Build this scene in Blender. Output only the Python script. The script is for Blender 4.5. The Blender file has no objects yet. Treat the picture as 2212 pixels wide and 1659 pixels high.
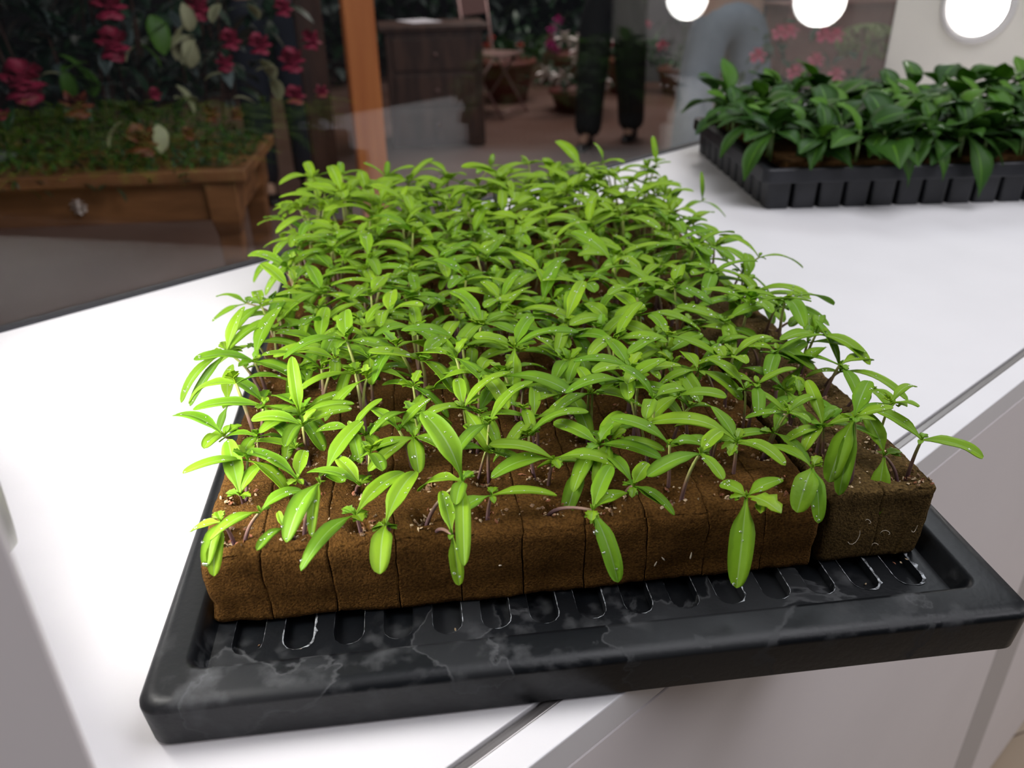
import bpy, bmesh, math, random
from mathutils import Vector, Matrix, noise, geometry
random.seed(7)
C = bpy.context.scene.collection
SC = bpy.context.scene
PI = math.pi
V = Vector

# ------------------------------------------------------------------ camera, world, room light, added fill lights, exposure
cam = bpy.data.cameras.new('camera'); cam.lens = 28.752; cam.sensor_width = 36; cam.clip_start = .01; cam.clip_end = 60
co = bpy.data.objects.new('camera', cam); C.objects.link(co)
co.matrix_world = Matrix(((0.75866968, 0.3183107, -0.56841765, -0.07372886),
                          (-0.65128593, 0.34953148, -0.6735387, -0.31221056),
                          (-0.01571471, 0.8811958, 0.47249022, 1.19686774), (0, 0, 0, 1)))
SC.camera = co
cam.dof.use_dof = True; cam.dof.focus_distance = .42; cam.dof.aperture_fstop = 9.0
SC.view_settings.view_transform = 'Standard'; SC.view_settings.look = 'None'
SC.view_settings.gamma = 1; SC.view_settings.use_curve_mapping = False
SC.view_settings.exposure = 0.0
w = bpy.data.worlds.new('world'); SC.world = w; w.use_nodes = True
w.node_tree.nodes['Background'].inputs[0].default_value = (.75, .78, .95, 1)
w.node_tree.nodes['Background'].inputs[1].default_value = .05
LAMP = 36.0          # radiance of the round wall lamps


def area(name, loc, rot, size, power, col=(1, .97, .93), shape='SQUARE', sy=None):
    l = bpy.data.lights.new(name, 'AREA'); l.energy = power; l.size = size; l.color = col
    if sy: l.shape = 'RECTANGLE'; l.size_y = sy
    o = bpy.data.objects.new(name, l); C.objects.link(o); o.location = loc; o.rotation_euler = rot
    return o


area('shop_light', (.75, -.25, 2.5), (math.radians(8), 0, 0), 1.1, 20, (.95, .95, 1))
area('shop_light', (2.6, -1.7, 2.0), (math.radians(62), 0, math.radians(38)), .9, 11, (1, .96, .95))  # added unseen fill, brightens the right part of the cabinet front
area('shop_light', (1.2, -2.0, 2.9), (math.radians(30), 0, 0), 1.0, 22, (.95, .93, 1))  # unseen fill added from the front to lift the front faces
area('back_room_light', (1.2, 3.0, 3.0), (0, 0, 0), 1.6, 26, (1, .9, .8))
area('back_room_light', (5.0, 4.6, 3.0), (0, 0, 0), 2.0, 80, (1, .88, .84))
area('back_room_light', (2.6, .9, 2.9), (0, 0, 0), .8, 16, (.9, .95, 1))  # unseen fill added near the glass so the jeans are lit


# ------------------------------------------------------------------ materials
def mat(name, col, rough=.5, var=0, scale=40, bump=0, bscale=200, metal=0, spec=.5, col2=None, coat=0, emit=None, est=0, stretch=None, lo=.35, hi=.65, detail=4):
    m = bpy.data.materials.new(name); m.use_nodes = True
    nt = m.node_tree; b = nt.nodes['Principled BSDF']
    b.inputs['Base Color'].default_value = (*col, 1); b.inputs['Roughness'].default_value = rough
    b.inputs['Metallic'].default_value = metal; b.inputs['Specular IOR Level'].default_value = spec
    b.inputs['Coat Weight'].default_value = coat
    if emit: b.inputs['Emission Color'].default_value = (*emit, 1); b.inputs['Emission Strength'].default_value = est
    tc = nt.nodes.new('ShaderNodeTexCoord'); vec = tc.outputs['Object']
    if stretch:
        mp = nt.nodes.new('ShaderNodeMapping'); mp.inputs['Scale'].default_value = stretch
        nt.links.new(vec, mp.inputs[0]); vec = mp.outputs[0]
    if col2 or var:
        n = nt.nodes.new('ShaderNodeTexNoise'); n.inputs['Scale'].default_value = scale; n.inputs['Detail'].default_value = detail
        nt.links.new(vec, n.inputs['Vector'])
        r = nt.nodes.new('ShaderNodeValToRGB')
        c2 = col2 or tuple(min(1, c * (1 + var)) for c in col); c1 = col if col2 else tuple(c * (1 - var) for c in col)
        r.color_ramp.elements[0].color = (*c1, 1); r.color_ramp.elements[0].position = lo
        r.color_ramp.elements[1].color = (*c2, 1); r.color_ramp.elements[1].position = hi
        nt.links.new(n.outputs[0], r.inputs[0]); nt.links.new(r.outputs[0], b.inputs['Base Color'])
    if bump:
        n2 = nt.nodes.new('ShaderNodeTexNoise'); n2.inputs['Scale'].default_value = bscale; n2.inputs['Detail'].default_value = 4
        nt.links.new(vec, n2.inputs['Vector'])
        bp = nt.nodes.new('ShaderNodeBump'); bp.inputs['Strength'].default_value = bump; bp.inputs['Distance'].default_value = .001
        nt.links.new(n2.outputs[0], bp.inputs['Height']); nt.links.new(bp.outputs[0], b.inputs['Normal'])
    return m


def leaf_mat(name, c1, c2, trans=.35, rough=.42, scale=60, tcol=None, gloss=.5):
    m = bpy.data.materials.new(name); m.use_nodes = True; nt = m.node_tree; nt.nodes.clear()
    out = nt.nodes.new('ShaderNodeOutputMaterial')
    b = nt.nodes.new('ShaderNodeBsdfPrincipled'); t = nt.nodes.new('ShaderNodeBsdfTranslucent'); mx = nt.nodes.new('ShaderNodeMixShader')
    tc = nt.nodes.new('ShaderNodeTexCoord'); n = nt.nodes.new('ShaderNodeTexNoise'); n.inputs['Scale'].default_value = scale
    nt.links.new(tc.outputs['Object'], n.inputs['Vector'])
    oi = nt.nodes.new('ShaderNodeObjectInfo')
    ad = nt.nodes.new('ShaderNodeMath'); ad.operation = 'MULTIPLY_ADD'; ad.inputs[1].default_value = .7
    sb = nt.nodes.new('ShaderNodeMath'); sb.operation = 'SUBTRACT'; sb.inputs[1].default_value = .35
    nt.links.new(oi.outputs['Random'], ad.inputs[0]); nt.links.new(n.outputs[0], sb.inputs[0]); nt.links.new(sb.outputs[0], ad.inputs[2])
    mc = nt.nodes.new('ShaderNodeMix'); mc.data_type = 'RGBA'; mc.clamp_factor = True
    mc.inputs['A'].default_value = (*c1, 1); mc.inputs['B'].default_value = (*c2, 1)
    nt.links.new(ad.outputs[0], mc.inputs['Factor'])
    nt.links.new(mc.outputs['Result'], b.inputs['Base Color'])
    b.inputs['Roughness'].default_value = rough; b.inputs['Specular IOR Level'].default_value = gloss
    hs = nt.nodes.new('ShaderNodeMix'); hs.data_type = 'RGBA'; hs.blend_type = 'MULTIPLY'; hs.inputs['Factor'].default_value = 1
    hs.inputs['B'].default_value = (*(tcol or (1, 1, .35)), 1)
    nt.links.new(mc.outputs['Result'], hs.inputs['A']); nt.links.new(hs.outputs['Result'], t.inputs['Color'])
    bp = nt.nodes.new('ShaderNodeBump'); bp.inputs['Strength'].default_value = .25; bp.inputs['Distance'].default_value = .0006
    n3 = nt.nodes.new('ShaderNodeTexNoise'); n3.inputs['Scale'].default_value = scale * 14
    nt.links.new(tc.outputs['Object'], n3.inputs['Vector']); nt.links.new(n3.outputs[0], bp.inputs['Height']); nt.links.new(bp.outputs[0], b.inputs['Normal'])
    mx.inputs[0].default_value = trans
    nt.links.new(b.outputs[0], mx.inputs[1]); nt.links.new(t.outputs[0], mx.inputs[2]); nt.links.new(mx.outputs[0], out.inputs[0])
    return m


def glass_mat():
    m = bpy.data.materials.new('clear_glass'); m.use_nodes = True; nt = m.node_tree; nt.nodes.clear()
    out = nt.nodes.new('ShaderNodeOutputMaterial'); tr = nt.nodes.new('ShaderNodeBsdfTransparent'); gl = nt.nodes.new('ShaderNodeBsdfGlossy')
    gl.inputs['Roughness'].default_value = .0; fr = nt.nodes.new('ShaderNodeFresnel'); fr.inputs[0].default_value = 1.5
    ge = nt.nodes.new('ShaderNodeNewGeometry'); mi_ = nt.nodes.new('ShaderNodeMapRange'); mi_.inputs['To Min'].default_value = 1.5; mi_.inputs['To Max'].default_value = 1 / 1.5
    nt.links.new(ge.outputs['Backfacing'], mi_.inputs[0]); nt.links.new(mi_.outputs[0], fr.inputs[0])
    mx = nt.nodes.new('ShaderNodeMixShader'); tr.inputs[0].default_value = (.93, .95, .95, 1)
    nt.links.new(fr.outputs[0], mx.inputs[0]); nt.links.new(tr.outputs[0], mx.inputs[1]); nt.links.new(gl.outputs[0], mx.inputs[2])
    nt.links.new(mx.outputs[0], out.inputs[0]); return m


def plastic_mat():
    m = mat('black_plastic', (.008, .009, .011), .36, bump=.12, bscale=350, spec=.3); nt = m.node_tree; b = nt.nodes['Principled BSDF']
    tc = nt.nodes.new('ShaderNodeTexCoord')
    def ns(sc, det, dist=0):
        n = nt.nodes.new('ShaderNodeTexNoise'); n.inputs['Scale'].default_value = sc; n.inputs['Detail'].default_value = det; n.inputs['Distortion'].default_value = dist
        nt.links.new(tc.outputs['Object'], n.inputs['Vector']); return n.outputs[0]
    def ramp(src, stops):
        r = nt.nodes.new('ShaderNodeValToRGB'); e = r.color_ramp.elements
        e[0].position, e[0].color = stops[0][0], (stops[0][1],) * 3 + (1,); e[1].position, e[1].color = stops[-1][0], (stops[-1][1],) * 3 + (1,)
        for p, c in stops[1:-1]: x = e.new(p); x.color = (c, c, c, 1)
        nt.links.new(src, r.inputs[0]); return r.outputs[0]
    def math_(op, a, c):
        n = nt.nodes.new('ShaderNodeMath'); n.operation = op; n.use_clamp = True
        for i, v in enumerate((a, c)):
            if isinstance(v, (int, float)): n.inputs[i].default_value = v
            else: nt.links.new(v, n.inputs[i])
        return n.outputs[0]
    n1 = ns(13, 7, .4)
    line = ramp(n1, [(.572, 0), (.580, 1), (.588, 0)]); patch = ramp(n1, [(.575, 0), (.59, .12)]); fine = ramp(ns(70, 8), [(.52, 0), (.72, .55)]); broad = ramp(ns(9, 3), [(.48, 0), (.62, 1)])
    f = math_('ADD', math_('MULTIPLY', line, .45), math_('ADD', patch, math_('MULTIPLY', fine, broad)))
    mx = nt.nodes.new('ShaderNodeMix'); mx.data_type = 'RGBA'; mx.inputs['A'].default_value = (.0045, .0055, .007, 1); mx.inputs['B'].default_value = (.16, .165, .17, 1)
    nt.links.new(math_('MULTIPLY', f, .55), mx.inputs['Factor']); nt.links.new(mx.outputs['Result'], b.inputs['Base Color'])
    nt.links.new(math_('ADD', .38, math_('MULTIPLY', f, .6)), b.inputs['Roughness']); return m


def drop_mat():
    m = bpy.data.materials.new('water'); m.use_nodes = True; nt = m.node_tree; nt.nodes.clear()
    out = nt.nodes.new('ShaderNodeOutputMaterial'); tr = nt.nodes.new('ShaderNodeBsdfTransparent'); gl = nt.nodes.new('ShaderNodeBsdfGlossy'); gl.inputs['Roughness'].default_value = .2
    mx = nt.nodes.new('ShaderNodeMixShader'); mx.inputs[0].default_value = .22
    nt.links.new(tr.outputs[0], mx.inputs[1]); nt.links.new(gl.outputs[0], mx.inputs[2]); nt.links.new(mx.outputs[0], out.inputs[0]); return m


def wood(name, c1, c2, scale=6, rough=.45, stretch=(1, 1, 12)):
    return mat(name, c1, rough, col2=c2, scale=scale, stretch=stretch, bump=.2, bscale=scale * 3)


def stem_mat():
    m = mat('stem_skin', (.2, .1, .12), .5); nt = m.node_tree; b = nt.nodes['Principled BSDF']
    tc = nt.nodes.new('ShaderNodeTexCoord'); sx = nt.nodes.new('ShaderNodeSeparateXYZ'); mr = nt.nodes.new('ShaderNodeMapRange')
    mr.inputs['From Min'].default_value = .004; mr.inputs['From Max'].default_value = .026
    r = nt.nodes.new('ShaderNodeValToRGB'); e = r.color_ramp.elements
    e[0].color = (.13, .07, .09, 1); e[1].color = (.33, .38, .09, 1); x = e.new(.55); x.color = (.24, .14, .10, 1)
    nt.links.new(tc.outputs['Object'], sx.inputs[0]); nt.links.new(sx.outputs[2], mr.inputs[0]); nt.links.new(mr.outputs[0], r.inputs[0])
    nt.links.new(r.outputs[0], b.inputs['Base Color']); return m


def plank_mat():
    m = mat('light_plank_floor', (.5, .42, .32), .4); nt = m.node_tree; b = nt.nodes['Principled BSDF']
    tc = nt.nodes.new('ShaderNodeTexCoord'); br = nt.nodes.new('ShaderNodeTexBrick'); mp = nt.nodes.new('ShaderNodeMapping')
    mp.inputs['Rotation'].default_value = (0, 0, .35)
    br.inputs['Scale'].default_value = 1; br.inputs['Brick Width'].default_value = .9; br.inputs['Row Height'].default_value = .09
    br.inputs['Mortar Size'].default_value = .0015
    br.inputs['Color1'].default_value = (.52, .43, .33, 1); br.inputs['Color2'].default_value = (.36, .28, .2, 1); br.inputs['Mortar'].default_value = (.12, .09, .07, 1)
    nt.links.new(tc.outputs['Object'], mp.inputs[0]); nt.links.new(mp.outputs[0], br.inputs[0]); nt.links.new(br.outputs[0], b.inputs['Base Color'])
    return m


M = dict(
    laminate=mat('white_laminate', (.80, .79, .80), .38, var=.02, scale=9, bump=.03, bscale=900),
    panel=mat('off_white_panel', (.84, .79, .79), .5, var=.015, scale=7),
    cream=mat('cream_panel', (.66, .63, .57), .55, var=.01, scale=5),
    greystrip=mat('grey_strip_board', (.52, .49, .48), .5),
    dirt=mat('dusty_sealant', (.5, .46, .38), .8, col2=(.16, .12, .08), scale=30, stretch=(1, 1, .4)),
    steel=mat('brushed_steel', (.35, .33, .32), .35, metal=.8, stretch=(1, 40, 40), var=.12, scale=40),
    dark=mat('dark_groove', (.02, .02, .025), .6),
    blackplastic=plastic_mat(),
    cellplastic=mat('cell_tray_plastic', (.012, .013, .017), .45, col2=(.022, .023, .028), scale=30),
    lime=mat('limescale', (.02, .022, .025), .8, col2=(.50, .53, .56), scale=260, lo=.42, hi=.62, detail=6),
    foam=mat('brown_foam', (.052, .023, .0045), .95, col2=(.19, .090, .020), scale=800, lo=.3, hi=.8, bump=1.0, bscale=1100, spec=.12, detail=10),
    foam2=mat('olive_brown_foam', (.045, .027, .009), .95, col2=(.20, .125, .042), scale=700, lo=.3, hi=.8, bump=1.0, bscale=1100, spec=.12, detail=10),
    peat=mat('peat', (.06, .03, .01), .95, col2=(.16, .08, .03), scale=120, bump=1, bscale=600, spec=.1),
    grain_a=mat('cream_grain', (.55, .41, .25), .7, var=.3, scale=300),
    grain_b=mat('rust_grain', (.30, .11, .05), .7, var=.4, scale=300),
    grain_c=mat('tan_grain', (.26, .15, .075), .7, var=.4, scale=300),
    root=mat('white_root', (.55, .48, .38), .6),
    sleaf=leaf_mat('seed_leaf_green', (.145, .345, .012), (.33, .54, .022), .38, gloss=.28, rough=.55, scale=45),
    tleaf=leaf_mat('true_leaf_green', (.16, .38, .010), (.32, .50, .014), .35, scale=90),
    rib=leaf_mat('pale_rib', (.20, .38, .07), (.36, .54, .12), .3),
    stem=stem_mat(), water=drop_mat(), glass=glass_mat(),
    bleaf=leaf_mat('broad_leaf_green', (.018, .068, .010), (.05, .14, .012), .28, gloss=.3, rough=.5, scale=18),
    byoung=leaf_mat('young_broad_leaf', (.06, .18, .012), (.11, .26, .02), .3, gloss=.3, rough=.5, scale=18),
    bstem=mat('pale_green_stem', (.12, .2, .05), .5),
    bezel=mat('lamp_bezel_grey', (.55, .53, .52), .35),
    lens=mat('lit_lamp_lens', (.9, .9, .9), .5, emit=(1, .97, .93), est=LAMP),
    backfloor=mat('brown_tile_floor', (.12, .062, .045), .35, col2=(.19, .12, .10), scale=1.1),
    rug=mat('pale_mat', (.20, .15, .16), .6, var=.05, scale=4),
    backwall=mat('dark_wall', (.018, .016, .02), .8, var=.3, scale=2),
    post=wood('orange_post_wood', (.62, .18, .045), (.80, .27, .07), 3, stretch=(6, 6, .5)),
    table=wood('old_table_wood', (.14, .055, .02), (.33, .14, .055), 4, stretch=(1, 5, 5)),
    darkwood=wood('dark_cabinet_wood', (.045, .022, .016), (.10, .05, .035), 4, stretch=(5, 5, 1)),
    moss=leaf_mat('moss_green', (.02, .07, .008), (.06, .15, .015), .2, rough=.7),
    dleaf=leaf_mat('dark_foliage', (.010, .035, .016), (.03, .075, .03), .15, rough=.45, scale=6),
    greyleaf=leaf_mat('grey_green_foliage', (.06, .085, .08), (.11, .14, .13), .15, rough=.45, scale=6),
    cleaf=leaf_mat('cream_leaf', (.32, .33, .17), (.5, .48, .3), .25, rough=.5, scale=6),
    limeleaf=leaf_mat('lime_leaf', (.04, .12, .008), (.08, .19, .012), .25, rough=.5, scale=6),
    rose=mat('crimson_petal', (.22, .006, .03), .6, col2=(.36, .015, .06), scale=20),
    orange=mat('rust_petal', (.10, .016, .008), .6, col2=(.20, .04, .014), scale=20),
    pink=mat('pink_petal', (.75, .13, .24), .6, var=.1), white=mat('white_petal', (.8, .72, .7), .6),
    magenta=mat('magenta_petal', (.6, .02, .3), .6), red=mat('red_petal', (.5, .03, .02), .6),
    hydr=leaf_mat('pale_green_petal', (.28, .34, .12), (.42, .46, .2), .3, rough=.6, scale=8),
    terra=mat('dark_red_pot', (.13, .03, .025), .6), brownpot=mat('red_brown_crate', (.22, .09, .07), .6, var=.1, scale=6),
    paper=mat('white_paper', (.8, .78, .85), .6), knob=mat('pale_pink_knob', (.6, .5, .45), .4),
    chrome=mat('rose_metal', (.28, .17, .16), .4, metal=.3), greyboard=mat('grey_board', (.12, .12, .13), .6),
    black=mat('black_cloth', (.006, .008, .009), .8, var=.3), shoe=mat('black_leather', (.006, .006, .008), .4),
    jeans=mat('blue_grey_denim', (.20, .24, .29), .8, var=.25, scale=5), navy=mat('navy_cloth', (.01, .015, .03), .8),
    skin=mat('skin', (.5, .3, .22), .5), hair=mat('dark_hair', (.02, .012, .01), .5),
)


# ------------------------------------------------------------------ mesh helpers
class MB:
    def __init__(s): s.v = []; s.f = []; s.mi = []

    def add(s, vs, fs, mi=0):
        b = len(s.v); s.v += [tuple(v) for v in vs]; s.f += [tuple(i + b for i in f) for f in fs]; s.mi += [mi] * len(fs)

    def box(s, c, d, R=None, mi=0):
        vs = []
        for x in (-.5, .5):
            for y in (-.5, .5):
                for z in (-.5, .5):
                    p = V((x * d[0], y * d[1], z * d[2]))
                    if R: p = R @ p
                    vs.append(p + V(c))
        s.add(vs, [(0, 1, 3, 2), (4, 6, 7, 5), (0, 4, 5, 1), (2, 3, 7, 6), (0, 2, 6, 4), (1, 5, 7, 3)], mi)

    def tube(s, pts, rs, n=8, mi=0, cap=True):
        pts = [V(p) for p in pts]
        if not hasattr(rs, '__len__'): rs = [rs] * len(pts)
        b = len(s.v); ref = None; vs = []
        for i, p in enumerate(pts):
            t = (pts[min(i + 1, len(pts) - 1)] - pts[max(i - 1, 0)]).normalized()
            if ref is None: ref = t.orthogonal().normalized()
            ref = (ref - t * ref.dot(t)).normalized(); o = t.cross(ref)
            for k in range(n):
                a = 2 * PI * k / n; vs.append(p + (ref * math.cos(a) + o * math.sin(a)) * rs[i])
        fs = [(i * n + k, i * n + (k + 1) % n, (i + 1) * n + (k + 1) % n, (i + 1) * n + k) for i in range(len(pts) - 1) for k in range(n)]
        if cap: fs += [tuple(range(n - 1, -1, -1)), tuple((len(pts) - 1) * n + k for k in range(n))]
        s.add(vs, fs, mi)

    def lathe(s, prof, c=(0, 0, 0), n=24, R=None, mi=0):
        vs = []; c = V(c)
        for r, z in prof:
            for k in range(n):
                a = 2 * PI * k / n; p = V((r * math.cos(a), r * math.sin(a), z))
                if R: p = R @ p
                vs.append(p + c)
        m = len(prof)
        fs = [(i * n + k, i * n + (k + 1) % n, (i + 1) * n + (k + 1) % n, (i + 1) * n + k) for i in range(m - 1) for k in range(n)]
        fs += [tuple(range(n - 1, -1, -1)), tuple((m - 1) * n + k for k in range(n))]
        s.add(vs, fs, mi)

    def build(s, name, m, parent=None, smooth=False, bevel=0, loc=None):
        me = bpy.data.meshes.new(name); me.from_pydata(s.v, [], s.f)
        for x in (m if isinstance(m, (list, tuple)) else [m]): me.materials.append(x)
        if any(s.mi): me.polygons.foreach_set('material_index', s.mi)
        if smooth: me.polygons.foreach_set('use_smooth', [True] * len(me.polygons))
        me.update()
        o = bpy.data.objects.new(name, me); C.objects.link(o)
        if parent: o.parent = parent
        if loc: o.location = loc
        if bevel:
            b = o.modifiers.new('bevel', 'BEVEL'); b.width = bevel; b.segments = 2; b.limit_method = 'ANGLE'
        return o


def tag(o, label=None, cat=None, group=None, kind=None):
    if label: o['label'] = label
    if cat: o['category'] = cat
    if group: o['group'] = group
    if kind: o['kind'] = kind
    return o


def empty(name, loc=(0, 0, 0), rz=0):
    o = bpy.data.objects.new(name, None); C.objects.link(o); o.location = loc; o.rotation_euler = (0, 0, rz); o.empty_display_size = .02
    return o


def copy_tree(o, parent=None):
    c = o.copy(); C.objects.link(c); c.parent = parent
    for ch in KIDS.get(o.name, []): copy_tree(ch, c)
    return c


KIDS = {}


def reg(root):
    for ch in root.children_recursive: KIDS.setdefault(ch.parent.name, []).append(ch)


def leaf_geo(mb, B, T, wid, bulge=.18, n=9, peti=.14, thick=.00035, tipr=.5, fold=.25, wave=0, mi=0, serr=0, twist=0, facing=None):
    """one closed leaf blade from B to T arching up, width wid"""
    B = V(B); T = V(T); d = T - B; L = d.length
    up = V((0, 0, 1)); perp = up - d.normalized() * up.dot(d.normalized())
    if perp.length < .35:
        h = facing if facing else V((d.x, d.y, 0)); h = V(h)
        if h.length < 1e-5: h = V((0, -1, 0))
        perp = (h - d.normalized() * h.dot(d.normalized()))
    perp.normalize()
    Cc = B + d * .45 + perp * bulge * L * 2
    vs = []; N = n
    rows = []
    for i in range(N + 1):
        s = i / N
        if tipr > .6 and N > 6: s = 1 - (1 - s) ** 1.35 * (1 - .0)
        p = B * (1 - s) ** 2 + Cc * 2 * s * (1 - s) + T * s * s
        t = ((Cc - B) * (1 - s) + (T - Cc) * s).normalized()
        side = t.cross(perp); side.normalize()
        nrm = side.cross(t).normalized()
        if twist:
            q = Matrix.Rotation(twist * s, 3, t); side = q @ side; nrm = q @ nrm
        if s < peti: ww = .13 + .1 * s / peti
        else:
            u = (s - peti) / (1 - peti)
            um = .5 if tipr < .3 else .36
            ww = .2 + .8 * math.sin(min(1, u / um) * PI / 2) if u < um else max(0, 1 - ((u - um) / (1 - um)) ** (2 + tipr * 1.5)) ** (1.35 - tipr * 1.1)
        ww = max(ww, .05) * wid / 2
        if serr and peti < s < 1: ww *= 1 + serr * (1 if i % 2 else -1)
        wv = wave * wid * math.sin(s * 9)
        row = []
        for k in (-1, -.5, -.07, .07, .5, 1):
            z = abs(k) * fold * ww - (.00025 if abs(k) < .1 else 0) - .10 * ww * (abs(k) == 1) + wv * abs(k) * k
            row.append(p + side * k * ww + nrm * z)
        rows.append((row, nrm))
    K = 6; vs = []
    for row, nr in rows: vs += row
    off = len(vs)
    for row, nr in rows: vs += [q - nr * thick for q in row]
    fs = []; mis = []
    for i in range(N):
        for k in range(K - 1):
            a = i * K + k; fs.append((a, a + 1, a + K + 1, a + K)); mis.append(1 if k == 2 and mi == 0 else 0)
            fs.append((off + a, off + a + K, off + a + K + 1, off + a + 1)); mis.append(0)
        for a, b_ in ((i * K, (i + 1) * K), (i * K + K - 1, (i + 1) * K + K - 1)):
            fs.append((a, b_, off + b_, off + a)); mis.append(0)
    base = len(mb.v); mb.v += [tuple(v) for v in vs]; mb.f += [tuple(i + base for i in f) for f in fs]; mb.mi += [x + mi * 0 for x in mis]
    return rows


def scatter_leaves(mb, pts, size, mi_n=1, bulge=.12, n=4, droop=.2, wr=.45):
    """loose leaves for far foliage"""
    for p in pts:
        a = random.uniform(0, 2 * PI); e = random.uniform(-.9, .9); L = size * random.uniform(.6, 1.3)
        d = V((math.cos(a) * math.cos(e), math.sin(a) * math.cos(e), math.sin(e) - droop)) * L
        mb2 = MB(); leaf_geo(mb2, p, V(p) + d, L * wr, bulge, n=n, thick=.0006, fold=.15)
        mi = random.randrange(mi_n)
        mb.add(mb2.v, mb2.f, mi)

# ------------------------------------------------------------------ the setting
ZC = .90                    # counter top
ANG = -0.583615712380491    # the seedling tray stands turned on the counter
U = .03                     # one plug of the foam sheet
RF = Matrix.Rotation(ANG, 4, 'Z'); TF = Matrix.Translation((0, 0, ZC + .5 * U)) @ RF


def F(x, y, z=0): return TF @ V((x * U, y * U, z * U))


def structure(name, mb, m, **k):
    o = mb.build(name, m, **k); o['kind'] = 'structure'; return o


GA = math.atan(.05)         # the glass runs very slightly askew to the counter edge


def G(x): return .495 + .05 * x


b = MB(); b.box((1.5, -1.2, -.02), (7, 2.2, .04)); structure('floor', b, plank_mat())
b = MB(); b.box((3.5, 5.0, -.03), (15, 8.9, .06)); structure('floor_back', b, M['backfloor'])
b = MB(); b.box((3.5, 9.4, 1.6), (15, .1, 3.4)); structure('wall_back', b, M['backwall'])
b = MB(); b.box((-2.5, 4.9, 1.6), (.1, 9, 3.4)); structure('wall_left_back', b, M['backwall'])
b = MB(); b.box((9.5, 4.9, 1.6), (.1, 9, 3.4)); structure('wall_right_back', b, M['backwall'])
b = MB(); b.box((3.5, 3.55, 3.33), (15, 12, .06)); structure('ceiling', b, M['backwall'])
XR = 1.735
b = MB(); b.box((-.0672 - .05, .17, .75), (.10, .634, 1.5)); o = structure('wall_left', b, M['panel'], bevel=.001)
b = MB(); b.box((XR + .04, .2175, .75), (.08, .729, 1.5)); o = structure('wall_right', b, M['cream'], bevel=.001)
# glass pane with a dark gasket at its foot
R = Matrix.Rotation(GA, 3, 'Z')
XL = -.0672; Lg = (XR - XL) / math.cos(GA)
b = MB(); b.box(V(((XL + XR) / 2, G((XL + XR) / 2), ZC + .302)), (Lg, .006, .60), R); o = structure('window_1', b, M['glass'])
b = MB(); b.box(V(((XL + XR) / 2, G((XL + XR) / 2) , ZC + .0015)), (Lg, .010, .003), R); o = structure('window_frame', b, M['dark'])

# ------------------------------------------------------------------ display cabinet (counter)
cab = tag(empty('display_cabinet', (.8, .2, 0)), 'white laminate display counter with a thin steel strip along its front edge', 'counter')
LW, RW_ = -.0667, XR - .0005; o_ = V((-.8, -.2, 0))
def cpart(name, lo, hi, m, bev=.001):
    b = MB(); lo = V(lo); hi = V(hi); b.box((lo + hi) / 2 + o_, hi - lo); return b.build(name, m, cab, bevel=bev)
b = MB(); b.add([V((x, y, z)) + o_ for z in (ZC - .02, ZC) for x, y in ((LW, -.1235), (RW_, -.1235), (RW_, G(RW_) + .004), (LW, G(LW) + .004))],
      [(3, 2, 1, 0), (4, 5, 6, 7), (0, 1, 5, 4), (1, 2, 6, 5), (2, 3, 7, 6), (3, 0, 4, 7)]); b.build('worktop', M['laminate'], cab, bevel=.0006)
cpart('back_panel', (LW, .44, 0), (RW_, .46, ZC - .0205), M['panel'])
cpart('front_edge_band', (LW, -.146, ZC - .02), (RW_, -.1300, ZC), M['laminate'], .0008)
cpart('steel_strip', (LW, -.1298, ZC - .012), (RW_, -.1255, ZC - .0004), M['steel'], .0004)
cpart('groove', (LW, -.1297, ZC - .019), (RW_, -.1238, ZC - .0125), M['dark'], 0)
cpart('front_panel', (LW, -.146, .04), (.803, -.12, ZC - .0205), M['panel'])
cpart('grey_upright', (.8035, -.1462, .04), (.9065, -.12, ZC - .0205), M['greystrip'])
cpart('front_panel', (.907, -.146, .04), (RW_, -.12, ZC - .0205), M['panel'])
cpart('plinth', (LW, -.135, 0), (RW_, -.11, .0395), M['panel'])
cpart('sealant', (LW + .0002, -.1455, ZC), (LW + .0012, .488, ZC + .0012), M['dirt'], 0)

# ------------------------------------------------------------------ round lamps on both side panels
def lamp(x, y, z, sx, lab):
    t = tag(empty('wall_lamp', (x, y, z)), lab, 'lamp', 'round lamps on the side panels')
    Rm = Matrix.Rotation(sx * PI / 2, 3, 'Y')
    b = MB(); b.lathe([(.055, 0), (.070, 0), (.071, .004), (.068, .008), (.057, .009), (.0555, .004)], n=48, R=Rm); b.build('bezel', M['bezel'], t, smooth=True)
    b = MB(); b.lathe([(.0550, .0005), (.0550, .004), (.042, .0075), (.02, .009), (.003, .0093)], n=48, R=Rm); b.build('lens', M['lens'], t, smooth=True)
    return t
LY = (.418, .08)
lamp(XR, LY[0], 1.083, -1, 'round white lamp lit on the cream right panel above broad-leaved plants')
lamp(XR, LY[1], 1.083, -1, 'round lamp on the right panel, the one nearer the counter front')
lamp(-.0672, .34, 1.06, 1, 'round lamp on the left panel, the one nearer the glass')
lamp(-.0672, .03, 1.06, 1, 'round lamp on the left panel, the one nearer the counter front')

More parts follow.
